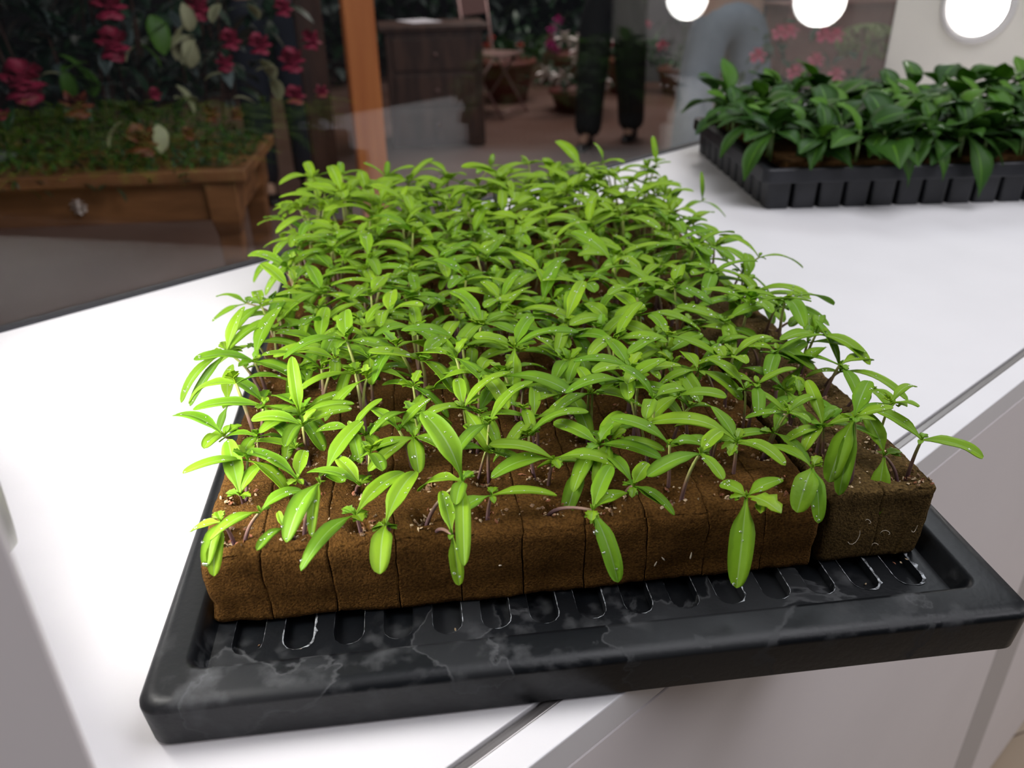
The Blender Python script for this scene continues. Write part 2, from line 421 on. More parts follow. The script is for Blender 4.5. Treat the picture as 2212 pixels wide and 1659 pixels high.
# ------------------------------------------------------------------ black seedling tray
def rrect(x0, x1, y0, y1, r, z, n=8):
    pts = []
    for cx_, cy_, a0 in ((x1 - r, y1 - r, 0), (x0 + r, y1 - r, PI / 2), (x0 + r, y0 + r, PI), (x1 - r, y0 + r, 3 * PI / 2)):
        for k in range(n + 1):
            a = a0 + PI / 2 * k / n; pts.append(V((cx_ + r * math.cos(a), cy_ + r * math.sin(a), z)))
    return pts
tray = tag(empty('seedling_tray', (0, 0, ZC + .5 * U), ANG), 'large black plastic tray under the brown foam sheets, overhanging the counter front', 'tray')
X0, X1, Y0, Y1 = -.62, 12.70, -1.78, 18.2
rings = [rrect(X0 + .25, X1 - .25, Y0 + .25, Y1 - .25, .2, -.49), rrect(X0 + .12, X1 - .12, Y0 + .12, Y1 - .12, .26, -.49),
         rrect(X0 + .06, X1 - .06, Y0 + .06, Y1 - .06, .30, -.44), rrect(X0 + .01, X1 - .01, Y0 + .01, Y1 - .01, .32, .20),
         rrect(X0 + .02, X1 - .02, Y0 + .02, Y1 - .02, .31, .26), rrect(X0 + .07, X1 - .07, Y0 + .07, Y1 - .055, .29, .31),
         rrect(X0 + .15, X1 - .15, Y0 + .15, Y1 - .10, .26, .338), rrect(X0 + .24, X1 - .24, Y0 + .24, Y1 - .18, .2, .35),
         rrect(-.10, 12.18, -1.17, 17.72, .28, .340), rrect(-.03, 12.11, -1.10, 17.65, .24, .32), rrect(.02, 12.06, -1.05, 17.60, .2, .25), rrect(.10, 11.98, -.97, 17.52, .16, .05), rrect(.14, 11.94, -.93, 17.48, .14, 0)]
b = MB(); n = len(rings[0])
for r_ in rings: b.v += [tuple(p * U) for p in r_]
for i in range(len(rings) - 1):
    for k in range(n): b.f.append((i * n + k, i * n + (k + 1) % n, (i + 1) * n + (k + 1) % n, (i + 1) * n + k))
b.f.append(tuple(range(n - 1, -1, -1))); b.mi = [0] * len(b.f)
o = b.build('rim', M['blackplastic'], tray, smooth=True); wn = o.modifiers.new('wn', 'WEIGHTED_NORMAL'); wn.keep_sharp = False; wn.weight = 90
NS = 15; sl = [(.27 + (i + .5) * (11.55 / NS)) for i in range(NS)]; hw = .235; ye = -.62 - .0
def stadium(cx_, hw_, y0, y1, z, n=7):
    return [V((cx_ + hw_ * math.cos(a), y0 + hw_ + hw_ * math.sin(a), z)) for a in [PI + PI * k / n for k in range(n + 1)]] + \
           [V((cx_ + hw_ * math.cos(a), y1 - hw_ + hw_ * math.sin(a), z)) for a in [PI * k / n for k in range(n + 1)]]
outer = rrect(.14, 11.94, -.93, 17.48, .14, 0)
holes = [stadium(x, hw, ye, 17.2, 0) for x in sl]
loops = [outer] + holes
tris = geometry.tessellate_polygon([[V((p.x, p.y, 0)) for p in lp] for lp in loops])
flat = [p for lp in loops for p in lp]
b = MB(); b.add([p * U for p in flat], tris)
for h in holes:
    m_ = len(h); low = [V((p.x + (x_ - p.x) * .1, p.y, -.15)) for p, x_ in zip(h, [sum(q.x for q in h) / m_] * m_)]
    b.add([p * U for p in h + low], [(k, (k + 1) % m_, m_ + (k + 1) % m_, m_ + k) for k in range(m_)] + [tuple(range(m_, 2 * m_))])
b.build('well_floor', M['blackplastic'], tray)
b = MB()
for i, h in enumerate(holes):       # chalky crust around the slot mouths, heavier to the right
    m_ = len(h); s = (.1, 1.1, .15, .0, .2, .3, .35, .4, .3, .2, .6, .35, .3, 1.1, 1.2)[i]
    idx = [16] + list(range(0, 9)); pts = [V((h[0].x, 1.0, 0))] + h[:8] + [V((h[7].x, 1.0, 0))]
    sub = []
    for a_, c_ in zip(pts[:-1], pts[1:]):
        k_ = max(1, int((c_ - a_).length / .05))
        for q in range(k_): sub.append(a_.lerp(c_, q / k_))
    sub.append(pts[-1]); cx_ = sl[i]
    o1 = []; o2 = []
    for j, p in enumerate(sub):
        ctr = V((cx_, max(p.y, ye + hw), 0)); nn = (p - ctr).normalized()
        ns = .5 + noise.noise(V((p.x * 9, p.y * 9, i)))
        side = 1.0 if p.x > cx_ else .35
        wdt = (.05 * ns * s * side)
        o1.append(p - nn * .010 * min(1, s * side) + V((0, 0, .003))); o2.append(p + nn * wdt + V((0, 0, .006 + .01 * ns * s)))
    m2 = len(sub)
    b.add([p * U for p in o1 + o2], [(k, k + 1, m2 + k + 1, m2 + k) for k in range(m2 - 1)])
b.build('limescale', M['lime'], tray)['kind'] = 'stuff'

# ------------------------------------------------------------------ foam sheets
H = 1.43
def foam_sheet(cx0, cx1, lab, m, seed, cut=True):
    t = tag(empty('foam_sheet', (0, 0, ZC + .5 * U), ANG), lab, 'foam sheet', 'foam propagation sheets')
    ncol = cx1 - cx0; gap = .035
    fr = [0, .012, .05, .14, .22, .29, .35, .42, .5, .58, .65, .71, .78, .86, .95, .988]
    xs = [cx0 + c + f_ for c in range(ncol) for f_ in fr] + [cx1]
    ys = [r + f_ for r in range(18) for f_ in fr]; ys = [y * 17.5 / 18 for y in ys] + [17.5]
    zs = [0, .06, .14, .25, .4, .55, .7, .85, 1.0, 1.1, 1.18, 1.25, 1.32, 1.38, H]
    xlo, xhi, ylo, yhi = cx0 + gap, cx1 - gap, .03, 17.47
    def cutd(v, lo):
        d = abs(v - round(v)); return 1 if d < .004 else 0
    def shape(x, y, z):
        rx = y * 18 / 17.5
        # rounding of edges
        ra = .30 if seed == 1 else .13
        p = V((x, y, z)); inner = V((min(max(x, xlo + .16), xhi - .16), min(max(y, ylo + ra), yhi - ra), min(max(z, .10), H - ra)))
        p = V((min(max(x, xlo), xhi), min(max(y, ylo), yhi), z))
        d = p - inner
        if d.length > 1e-6:
            rr = [ .16, ra, ra if z > .7 else .10]
            q = V((d.x / .16, d.y / ra, d.z / rr[2])); L = q.length
            if L > 1: p = inner + d / L
        top = z > H - .02
        if top:
            cx_ = x - math.floor(x) - .5; cy_ = rx - math.floor(rx) - .5
            h1 = math.sin(math.floor(x) * 12.9 + math.floor(rx) * 78.2) * .04
            r = math.hypot(cx_ + h1, cy_ - h1)
            p.z -= .20 * max(0, min(1, (.19 - r) / .09)) + .05 * max(0, 1 - r / .5)
            ex = 0 if (x < cx0 + .01 or x > cx1 - .01) else cutd(x, 0)
            ey = 0 if (rx < .01 or rx > 17.99) else cutd(rx, 0)
            p.z -= .22 * max(ex * (.35 + .65 * (noise.noise(V((round(x) * 3.1, y * 1.7, 0))) > -.15)), ey * .5 * (noise.noise(V((round(rx) * 3.1, x * 1.7, 5))) > -.1))
        else:
            if cx0 + .01 < x < cx1 - .01 and (y < .01 or y > 17.4):
                e = cutd(x, 0); k = round(x)
                amt = 1.0 if (z > .75 or z < .28 or k in (5, 6)) else .12
                if seed == 2: amt = .15
                if k in (8, 9): amt *= .35
                p.y += .13 * e * amt * (1 if y < 1 else -1)
            if .01 < rx < 17.99 and (x < cx0 + .01 or x > cx1 - .01):
                e = cutd(rx, 0); p.x += .08 * e * (1 if x < cx0 + 1 else -1)
        nv = noise.noise_vector(V((x * 1.1, y * 1.1, z * 1.3 + seed * 9))) * .05 + noise.noise_vector(V((x * 7, y * 7, z * 7 + seed))) * .022 + noise.noise_vector(V((x * 23, y * 23, z * 23))) * .010
        if z < .02: nv.z = abs(nv.z) * .3
        if z < .7 and x > 0: nv.x *= .5
        # slight belly of the front face, waist near the foot
        if y < .5 and seed == 1: p.y += .04 * math.exp(-((z - .35) / .2) ** 2) - .03
        if x < .5 and seed == 1: p.x += .07 * math.exp(-((z - .35) / .25) ** 2)
        if seed == 2:
            p.x -= (1.0 - z / H) * .10 * (1 if x > 11.5 else 0); p.y += .07
        return (p + nv) * U
    vs = {}; b = MB()
    def vid(x, y, z):
        k = (round(x, 4), round(y, 4), round(z, 4))
        if k not in vs: vs[k] = len(b.v); b.v.append(tuple(shape(x, y, z)))
        return vs[k]
    def grid(A, B, fn, flip):
        for i in range(len(A) - 1):
            for j in range(len(B) - 1):
                q = (fn(A[i], B[j]), fn(A[i + 1], B[j]), fn(A[i + 1], B[j + 1]), fn(A[i], B[j + 1]))
                b.f.append(q[::-1] if flip else q); b.mi.append(0)
    grid(xs, ys, lambda x, y: vid(x, y, H), False)
    grid(xs, zs, lambda x, z: vid(x, ys[0], z), False)
    grid(xs, zs, lambda x, z: vid(x, ys[-1], z), True)
    grid(ys, zs, lambda y, z: vid(xs[0], y, z), True)
    grid(ys, zs, lambda y, z: vid(xs[-1], y, z), False)
    b.build('foam', m, t, smooth=True)
    # fine fibres standing off the front edges
    return t
foam1 = foam_sheet(0, 10, 'wide rust-brown foam sheet of ten joined plug columns carrying the seedlings', M['foam'], 1)
foam2 = foam_sheet(10, 12, 'narrow olive-brown foam block, two plugs wide, at the right front corner', M['foam2'], 2)
b = MB()
for (x, z, L, a) in ((10.45, .55, .28, -1.2), (11.15, .62, .16, .8), (11.55, .66, .13, -1.3), (10.75, .9, .1, .3), (11.0, .42, .1, 1.2)):
    p = V((x, -.02, z)); pts = []
    for k in range(7): pts.append((p + V((math.cos(a + k * .35) * L * k / 6, -.02 - .02 * math.sin(k), math.sin(a + k * .35) * L * k / 6))) * U)
    b.tube(pts, [.00013] * 6 + [.00008], 5)
b.build('root_threads', M['root'], foam2, smooth=True)['kind'] = 'stuff'
b = MB()
for (x, z, L, a) in ((7.15, .42, .10, 1.2), (7.32, .52, .10, 2.2), (7.75, .50, .14, 1.5), (4.6, .75, .05, 0)):
    p = V((x, -.005, z)); b.tube([(p + V((math.cos(a), 0, math.sin(a))) * L * k / 4) * U + V((0, -.0006, 0)) for k in range(5)], [.0002, .0004, .0004, .0003, .0001], 5)
b.build('root_threads', M['root'], foam1, smooth=True)['kind'] = 'stuff'

# vermiculite
rnd = random.Random(3)
def grain(mb, p, s, mi):
    R = Matrix.Rotation(rnd.uniform(0, 6.3), 3, (rnd.uniform(-1, 1), rnd.uniform(-1, 1), rnd.uniform(-1, 1) + .01))
    a, c_, d = s * rnd.uniform(.7, 1.5), s * rnd.uniform(.5, 1), s * rnd.uniform(.25, .55)
    vs = [V(q) for q in ((a, 0, 0), (0, c_, 0), (-a * .8, 0, d * .3), (0, -c_, 0), (0, 0, d), (0, 0, -d), (a * .6, c_ * .6, d * .4), (-a * .5, -c_ * .7, d * .4))]
    mb.add([R @ q + p for q in vs], [(0, 6, 4), (6, 1, 4), (1, 2, 4), (2, 7, 4), (7, 3, 4), (3, 0, 4), (0, 1, 5), (1, 2, 5), (2, 3, 5), (3, 0, 5), (0, 6, 1), (2, 7, 3)], mi)
b = MB()
for c in range(12):
    for r in range(18):
        ng = 46 if r < 4 else (26 if r < 9 else 8)
        for k in range(ng):
            a = rnd.uniform(0, 6.3); rr = abs(rnd.gauss(.15, .11))
            x = c + .5 + math.cos(a) * rr; y = (r + .5 + math.sin(a) * rr) * 17.5 / 18
            if not (0.1 < x < 11.9 and .12 < y < 17.3): continue
            z = H - .05 - (.17 if rr < .12 else .17 * max(0, (.19 - rr) / .09)) + .045
            grain(b, V((x, y, z)) * U, rnd.uniform(.0005, .0014), rnd.choice((0, 0, 1, 2, 2)))
for k in range(900):
    x = rnd.uniform(.1, 11.9); y = rnd.uniform(.2, 17.2) ** 1.0
    if rnd.random() < .4: x = round(x) + rnd.gauss(0, .05)
    if not .1 < x < 11.9: continue
    fx = x % 1; fy = (y * 18 / 17.5) % 1
    grain(b, V((x, y, H - .0 + .008)) * U, rnd.uniform(.0004, .001), rnd.choice((0, 0, 1, 2)))
for (x, y, k) in ((11.7, .25, 14), (11.55, .35, 6), (1.65, -.5, 5), (1.7, -.52, 4), (3.6, -.4, 2), (4.65, -.45, 1), (5.9, -.5, 1), (10.5, -.45, 7), (.8, -.3, 1), (2.4, -.5, 1), (11.5, -.1, 3)):
    for q in range(k):
        zz = H + .01 if y > 0 else (-.13 if y < -.2 else .02)
        grain(b, V((x + rnd.gauss(0, .09), y + rnd.gauss(0, .05), zz)) * U, rnd.uniform(.0007, .0014), rnd.choice((0, 1, 2)))
v = b.build('vermiculite', [M['grain_a'], M['grain_b'], M['grain_c']]); v.matrix_world = TF
tag(v, 'cream and rust vermiculite grains scattered over the foam plugs and tray', 'vermiculite', kind='stuff')

# ------------------------------------------------------------------ seedlings
def true_leaf(mb, B, T, L):
    """small lobed young leaf: blade with side lobes"""
    B = V(B); T = V(T); d = T - B
    leaf_geo(mb, B, T, L * .55, .12, n=8, peti=.25, thick=.0003, tipr=.4, fold=.35, serr=.22 if L > .007 else .0)
    if L > .0065:
        s = d.cross(V((0, 0, 1)));
        if s.length < 1e-6: s = V((1, 0, 0))
        s.normalize()
        for sg in (-1, 1):
            m_ = B + d * .42
            leaf_geo(mb, m_, m_ + d * .28 + s * sg * L * .33, L * .26, .1, n=5, peti=.05, thick=.0003, fold=.2)
def drops(mb, rows, n, r0):
    for _ in range(n):
        i = r0.randrange(3, len(rows) - 1); row, nr = rows[i]
        k = r0.choice((1, 2, 3, 4)); p = row[k].lerp(row[min(5, k + 1)], r0.random()); R_ = r0.uniform(.0005, .0011)
        if r0.random() < .08: R_ *= 1.5
        q = nr.to_track_quat('Z', 'Y').to_matrix()
        n_ = 8; prof = [(R_, -.1 * R_), (R_ * .92, R_ * .3), (R_ * .6, R_ * .62), (R_ * .15, R_ * .75)]
        mb.lathe([(a, z) for a, z in prof], p, n_, q)
def make_seedling(root, apex, leaves, tleaves, r0, wet=1.0, arch=None, sr=.0009):
    """root world; the rest in metres from the root"""
    t = empty('seedling', root); A = V(apex)
    b = MB(); hz = V((A.x, A.y, 0)); L = A.length
    c1 = V((hz.x * .15, hz.y * .15, A.z * .65)); 
    if arch: c1 = V(arch)
    pts = [((1 - s) ** 2) * V((0, 0, -.003)) + 2 * s * (1 - s) * c1 + s * s * A for s in [k / 8 for k in range(9)]]
    b.tube(pts, [sr * 1.25 - sr * .5 * k / 8 for k in range(9)], 7); b.build('stem', M['stem'], t, smooth=True)
    rows_all = []
    for (x, y, z, wd) in leaves:
        d = V((x, y, z)) / 1000; b = MB()
        bl = r0.uniform(.08, .17)
        if d.z < -.6 * d.length: bl *= .6
        rows = leaf_geo(b, A, A + d, wd / 1000 * 1.03, bl, n=12, peti=.15, tipr=.8, wave=r0.uniform(-.06, .06), twist=r0.uniform(-.35, .35), facing=V((-.568, -.674, 0)))
        b.build('seed_leaf', [M['sleaf'], M['rib']], t, smooth=True); rows_all.append(rows)
    if tleaves:
        for d in tleaves:
            b = MB(); d = V(d) / 1000; true_leaf(b, A, A + d, d.length); 
            b.build('true_leaf', [M['tleaf'], M['rib']], t, smooth=True)
        b = MB()
        for k in range(3):
            a = r0.uniform(0, 6.3); leaf_geo(b, A, A + V((math.cos(a) * .0015, math.sin(a) * .0015, .003)), .0012, .1, n=4, thick=.0002)
        b.build('bud', [M['tleaf'], M['rib']], t, smooth=True)
    if wet > 0 and rows_all:
        b = MB()
        for rows in rows_all: drops(b, rows, int(r0.uniform(0, 6) * wet), r0)
        if b.v: b.build('water_droplets', M['water'], t, smooth=True)['kind'] = 'stuff'
    return t
HAND=[
(0.0213,0.0026,(-3.6,1.0,13.1),[(-11.2,10.2,-5.1,7.0),(-15.5,-17.3,-6.1,7.0),(-14.1,-20.6,-10.2,7.0)],[(2.0,8.8,0.1)],'seedling in near left corner plug with two leaves drooping over the foam edge'),
(0.0226,-0.003,(10.0,-3.5,17.0),[(-26.1,-6.6,1.8,8.0),(21.9,1.4,1.1,7.0)],[(5.8,1.4,-0.8)],'seedling leaning right in near left corner plug, behind drooping leaves'),
(0.0378,0.0293,(-5.2,-12.9,14.0),[(8.6,26.9,15.1,9.0),(16.8,8.4,6.8,7.0)],[(-3.7,7.1,-0.4),(2.8,-6.3,1.5)],None),
(0.0567,0.0674,(-8.4,2.7,15.9),[(-15.1,28.6,6.3,8.0),(-15.1,-12.2,4.7,7.0)],[(-3.0,7.4,0.1),(10.8,1.1,2.0),(5.0,3.7,3.2)],'pale seedling leaning out over left tray rim with wide yellow true leaf'),
(0.0689,0.0194,(-9.4,-9.7,14.0),[(-14.6,28.1,9.2,8.0),(13.2,17.3,3.2,7.0)],[(-6.8,-3.7,1.9),(-0.1,-6.0,0.4)],None),
(0.0464,-0.0167,(10.2,-4.5,29.4),[(-27.3,-18.7,-7.9,10.0),(-17.6,-23.1,-7.4,5.0)],[(3.6,2.8,-2.1)],'seedling in second front plug with broad leaf lying over its hole'),
(0.0435,-0.0154,(-7.1,-5.5,14.0),[(-16.2,-7.6,1.3,4.5),(2.4,9.2,3.1,3.0)],[],None),
(0.0797,0.0394,(-7.1,-3.2,14.0),[(-15.8,23.1,-0.5,7.0),(-3.3,19.0,10.6,7.0)],[(5.2,6.7,-3.1),(-1.7,5.5,-3.9)],None),
(0.0853,0.0498,(-1.6,0.7,23.6),[(26.2,-12.4,2.1,6.0),(-25.5,-5.1,1.5,7.0),(-0.1,-23.2,-11.7,8.0),(5.8,12.0,28.5,7.0)],[(-7.1,6.2,3.3),(4.7,5.1,0.6)],None),
(0.0748,0.018,(-2.3,-12.4,14.0),[(29.1,10.1,14.3,9.0),(1.1,-17.6,3.6,7.0)],[(-4.8,-3.1,1.6)],None),
(0.0833,-0.0021,(-3.4,-12.8,14.0),[(-15.9,22.8,3.2,7.0),(0.3,21.3,5.5,7.0)],[(8.6,8.0,-2.6),(5.9,0.4,-0.8)],'seedling in third column with spoon-shaped leaf pointing left'),
(0.068,-0.0337,(-1.7,0.8,13.0),[(-35.4,-13.3,-3.9,9.0),(32.7,8.0,4.9,9.0)],[(-1.4,8.9,-0.1),(-1.7,-9.4,3.1),(7.4,1.6,-2.5)],'seedling in third front plug, long leaf hanging down toward lower left'),
(0.0796,-0.0404,(-7.8,-9.1,14.0),[(28.7,16.4,7.9,9.0),(-16.0,-19.5,-6.2,9.5)],[(-2.7,7.1,-4.9),(6.3,2.6,-5.9)],'seedling with leaves straight up and straight down, fourth front plug'),
(0.117,-0.0087,(-0.6,0.4,22.9),[(-32.9,11.6,-6.6,9.0),(-29.3,-2.7,-6.0,7.0),(3.7,-19.6,0.8,7.0),(-11.2,-20.2,-6.4,8.0)],[(0.7,8.5,6.9),(-3.0,-6.2,-1.4)],None),
(0.1159,-0.0061,(-4.6,2.7,26.8),[(-1.8,23.5,4.2,7.0),(21.8,2.0,9.8,7.0)],[(4.7,3.6,0.6)],None),
(0.0934,-0.0472,(16.0,-11.6,25.2),[(2.4,33.5,21.7,11.0),(-23.5,-30.2,-17.2,7.0),(-12.0,-10.4,-1.4,7.0),(-8.5,24.9,-14.4,9.0)],[(8.3,3.6,0.1),(0.2,5.7,-1.8)],'seedling arching right with longest leaf pointing up, middle front plugs'),
(0.0958,-0.0521,(-5.4,-22.8,14.0),[(-7.0,-13.0,-16.4,6.0),(11.4,22.5,6.2,6.5)],[(-3.6,-3.2,1.3)],'small low seedling whose narrow pointed leaf hangs off front edge'),
(0.119,-0.0634,(2.1,-1.6,15.1),[(-26.8,1.2,-2.6,8.0),(24.9,-18.4,-2.1,8.0)],[(5.7,5.6,-0.9),(-2.7,-5.3,-0.5)],'seedling with two leaves spread flat left and right, fifth front plug'),
(0.1576,-0.0645,(2.1,-2.0,19.0),[(-27.4,15.9,-6.5,9.0),(-22.0,23.0,7.1,8.0),(21.6,-27.1,-1.9,9.5)],[(-3.9,-8.1,0.4),(2.2,4.3,-1.2)],'tall seedling with four broad spreading leaves, second row centre'),
(0.145,-0.0764,(4.2,-27.3,14.0),[(-6.9,-23.7,-23.3,8.5),(22.0,-0.5,-0.2,7.0),(22.0,9.6,10.0,8.0)],[(-7.4,-6.6,1.5),(-1.9,-5.1,-6.2)],'seedling bent right with a long leaf hanging down the foam front'),
(0.1776,-0.0824,(-6.1,6.3,16.3),[(-21.9,-9.3,-18.3,9.0),(-15.6,17.7,-4.6,7.0)],[(-2.5,-7.6,0.0)],None),
(0.1811,-0.094,(-3.7,-9.4,14.0),[(3.7,-17.2,-3.8,7.0),(3.3,-23.0,-5.9,5.0),(4.8,27.2,4.6,7.0),(12.0,1.7,7.1,7.0)],[(2.9,7.8,-3.3),(-6.3,-4.8,-1.1)],None),
(0.2011,-0.1062,(-0.9,1.1,28.6),[(-15.1,25.5,9.9,8.5),(15.3,-9.0,-2.8,7.0)],[(7.5,1.3,-2.5),(3.6,4.7,-1.1)],None),
(0.1978,-0.1162,(4.1,-5.9,30.8),[(-7.0,-18.6,-1.8,6.0),(-28.9,7.4,-3.1,8.0),(14.2,-0.9,7.4,7.0)],[(6.7,0.4,-1.8)],None),
(0.2332,-0.1216,(-0.2,0.3,23.7),[(-24.4,35.6,5.5,9.5),(-0.8,-28.0,0.5,7.0),(6.4,21.2,9.2,8.0)],[(-7.9,-1.6,-4.0),(7.5,3.6,3.4),(-5.8,4.7,-3.8)],'tallest seedling of the second row, long leaf reaching far left'),
(0.2301,-0.1216,(-20.0,-22.8,14.0),[(-22.9,-15.2,-31.8,11.0),(18.2,-6.6,4.9,8.0),(0.1,15.0,-0.5,7.0)],[(-2.3,-19.7,2.9),(-4.8,5.9,-1.4)],'seedling with the longest leaf hanging over front onto the black tray'),
(0.2755,-0.1628,(-2.0,4.5,37.7),[(23.1,6.8,9.7,8.0),(-18.6,-2.5,-27.9,10.0),(-19.1,-9.0,-31.9,8.0),(9.6,-13.3,7.9,7.0)],[(5.0,7.7,-4.0),(-7.2,-4.7,2.6)],'straight tall seedling near right corner with broad leaf hanging down'),
(0.2999,-0.1793,(0.8,-2.4,24.7),[(3.6,29.4,4.5,9.0),(24.1,-21.7,-10.1,9.0)],[(6.7,2.0,0.0),(-4.9,-0.8,-0.2)],'seedling at the right front corner reaching a leaf beyond the tray'),
(0.2958,-0.1778,(-3.4,8.7,12.7),[(-15.5,-7.8,-25.4,9.0),(10.1,19.5,13.9,8.5)],[(10.5,-3.2,-0.3),(3.0,5.1,-1.0)],'seedling in right corner plug with one blunt leaf hanging over the front'),
(0.2478,-0.1497,(2.0,-4.2,17.2),[(-22.0,-7.5,-11.7,11.0),(-16.7,-16.1,-15.7,7.0),(0.9,28.0,-0.9,8.0)],[(8.6,1.8,2.1),(7.0,-0.8,-0.0)],'seedling with a water drop at its drooping leaf tip, second block edge'),
(0.3324,-0.086,(4.0,-7.6,20.4),[(-16.4,1.0,-25.2,10.0),(18.7,-1.8,6.7,9.0),(-11.3,22.8,4.7,7.0)],[(-0.7,10.9,0.8),(9.7,-2.3,0.0)],None),
(0.3481,-0.0587,(-3.8,6.1,16.8),[(19.3,-14.3,0.1,7.0),(-15.8,2.8,-22.7,8.0)],[(2.8,7.4,1.1),(-2.7,-8.5,1.0)],None),
(0.2961,-0.0531,(-11.8,-5.2,14.0),[(21.6,2.1,17.7,7.0),(-0.2,23.9,2.1,7.0)],[(3.9,5.8,-0.2)],None),
(0.3541,-0.0994,(3.6,-7.6,14.1),[(6.5,25.3,24.7,6.0),(1.1,-41.9,-2.8,7.0),(-12.7,14.6,-4.9,7.0)],[(5.6,1.4,1.6),(5.2,-3.0,0.3)],'leggy seedling on right edge with long leaf drooping over white counter'),
(0.3404,-0.1216,(4.7,-10.9,16.7),[(-9.1,-17.8,0.1,8.0),(-17.3,-3.0,-9.6,7.0)],[(6.9,0.8,-0.7)],None),
(0.3989,-0.0329,(9.4,-17.2,16.3),[(6.4,22.9,3.5,6.0),(-18.0,-0.9,-0.8,7.0),(4.2,-18.4,-10.3,5.0)],[(-1.8,-3.5,0.3)],None),
(0.442,0.0324,(9.6,-15.4,31.6),[(-14.3,28.3,14.3,7.0),(26.9,-22.2,-9.0,6.0)],[(4.8,-3.2,-1.8),(4.0,1.1,2.8)],'thin tall seedling standing clear on right edge of the sheet, leaves spread'),
(0.4384,0.0269,(-17.3,-21.4,14.0),[(5.2,5.4,21.0,5.0)],[],None),
(0.544,0.1869,(21.4,-29.0,24.6),[(3.1,6.6,26.6,4.0),(10.2,-21.5,-12.9,5.0),(-18.8,5.0,-4.5,7.0)],[(4.9,-0.5,1.0)],None),
(0.5772,0.2372,(5.0,-6.1,45.7),[(0.5,7.5,26.0,6.0),(0.8,11.9,1.2,7.0),(13.9,1.5,0.8,7.0)],[(2.5,-1.1,5.4)],'tallest sprout at far right end of sheet, leaf pointing straight up'),
(0.5489,0.2559,(-9.2,9.8,46.9),[(-3.7,9.7,19.4,5.0),(15.1,-16.5,1.2,7.0),(-17.6,3.6,-1.4,7.0)],[(5.0,-0.4,0.2)],None),
(0.0953,0.128,(-15.0,5.2,31.8),[(34.5,5.1,9.1,8.0),(20.9,14.6,19.3,8.0),(-29.0,-4.3,-23.6,8.0),(-32.8,-2.0,-20.9,7.0)],[(-8.5,5.3,0.9),(1.8,9.2,3.6),(11.4,3.3,-1.8)],'tall seedling leaning left past tray edge, two leaves hanging over counter'),
(0.084,0.1052,(-2.5,-10.8,14.0),[(-8.6,19.9,10.3,8.0),(-5.1,-17.6,-18.5,7.0)],[(7.1,8.1,2.0)],None),
(0.0864,0.1142,(-21.7,-10.4,14.0),[(13.1,18.5,14.7,7.0),(-10.6,-4.6,-13.4,5.0)],[(-4.2,-4.0,1.5)],'seedling with dark arching stem bent left across the tray rim'),
(0.114,0.1109,(-1.5,0.7,18.3),[(-23.4,18.7,1.3,8.0),(-12.4,-14.8,-14.3,8.0),(23.7,-3.6,1.6,7.0)],[(7.9,3.7,-2.2),(11.1,-7.4,-3.9)],None),
(0.1558,0.2196,(-22.0,8.4,19.5),[(-13.5,19.6,3.3,7.0),(-25.0,4.9,-8.2,6.0),(22.1,5.2,-7.8,7.0)],[(5.6,5.2,2.2)],'seedling leaning off left edge with leaf pointing at the glass'),
(0.245,0.3546,(-13.3,6.0,31.3),[(-15.1,22.7,-6.5,7.0),(-9.0,20.1,-0.4,7.0),(12.1,-15.6,-9.7,7.0)],[(5.4,4.0,4.3)],'seedling at rear left edge with pointed leaf against the dark table'),
(0.1974,0.2826,(-12.4,5.3,24.7),[(-23.6,-11.0,-10.4,7.0),(19.4,11.6,8.2,7.0),(-2.3,19.8,1.3,7.0)],[(5.2,6.0,1.1)],None),
(0.3213,0.4062,(-1.4,0.8,47.7),[(-17.4,16.5,-0.8,6.0),(7.5,13.6,9.1,7.0),(20.4,-11.6,1.3,7.0)],[(4.7,1.1,3.5)],None),
(0.3586,0.3816,(-2.7,1.7,42.5),[(4.3,1.5,15.8,6.0),(-16.4,13.6,15.4,7.0),(24.6,-13.7,9.6,7.0)],[(3.2,-0.2,6.3)],None),
(0.4232,0.3389,(17.8,-14.4,49.6),[(-19.6,-2.3,-3.1,7.0),(21.1,-3.5,-5.2,7.0),(3.7,0.4,12.1,5.0)],[(1.4,1.4,8.6)],None),
(0.4257,0.0409,(2.1,-3.1,15.6),[(1.7,22.3,8.7,7.0),(-3.2,-22.5,-7.7,7.0)],[(6.3,2.7,1.4)],None),
(0.2375,-0.0781,(4.6,-6.4,24.4),[(-20.4,30.0,8.1,7.0),(-5.5,23.0,4.0,7.0),(20.3,-7.2,-10.6,7.0)],[(7.5,2.7,-1.1)],None),
(0.2157,-0.083,(-1.1,1.4,38.7),[(-15.6,-8.8,-1.7,7.0),(-6.4,18.2,14.4,7.0),(21.8,-3.0,-0.9,7.0)],[(3.5,4.9,-0.1)],None),
]
NUM = ['first', 'second', 'third', 'fourth', 'fifth', 'sixth', 'seventh', 'eighth', 'ninth', 'tenth', 'eleventh', 'twelfth', 'thirteenth', 'fourteenth', 'fifteenth', 'sixteenth', 'seventeenth', 'last']
FI = TF.inverted(); used = {}; ALL = []
def cell(p):
    q = FI @ V(p) / U; return min(11, max(0, int(q.x))), min(17, max(0, int(q.y * 18 / 17.5)))
ZR = ZC + (.5 + H) * U - .007
for i, (x, y, ap, lv, tl, lab) in enumerate(HAND):
    r0 = random.Random(100 + i)
    h = ap[2] / 1000 + .003
    t = make_seedling((x, y, ZR), (ap[0] / 1000, ap[1] / 1000, h), lv, tl, r0, .9)
    c, r = cell((x, y, ZR)); used.setdefault((c, r), []).append(t)
    ALL.append([t, c, r, lab])
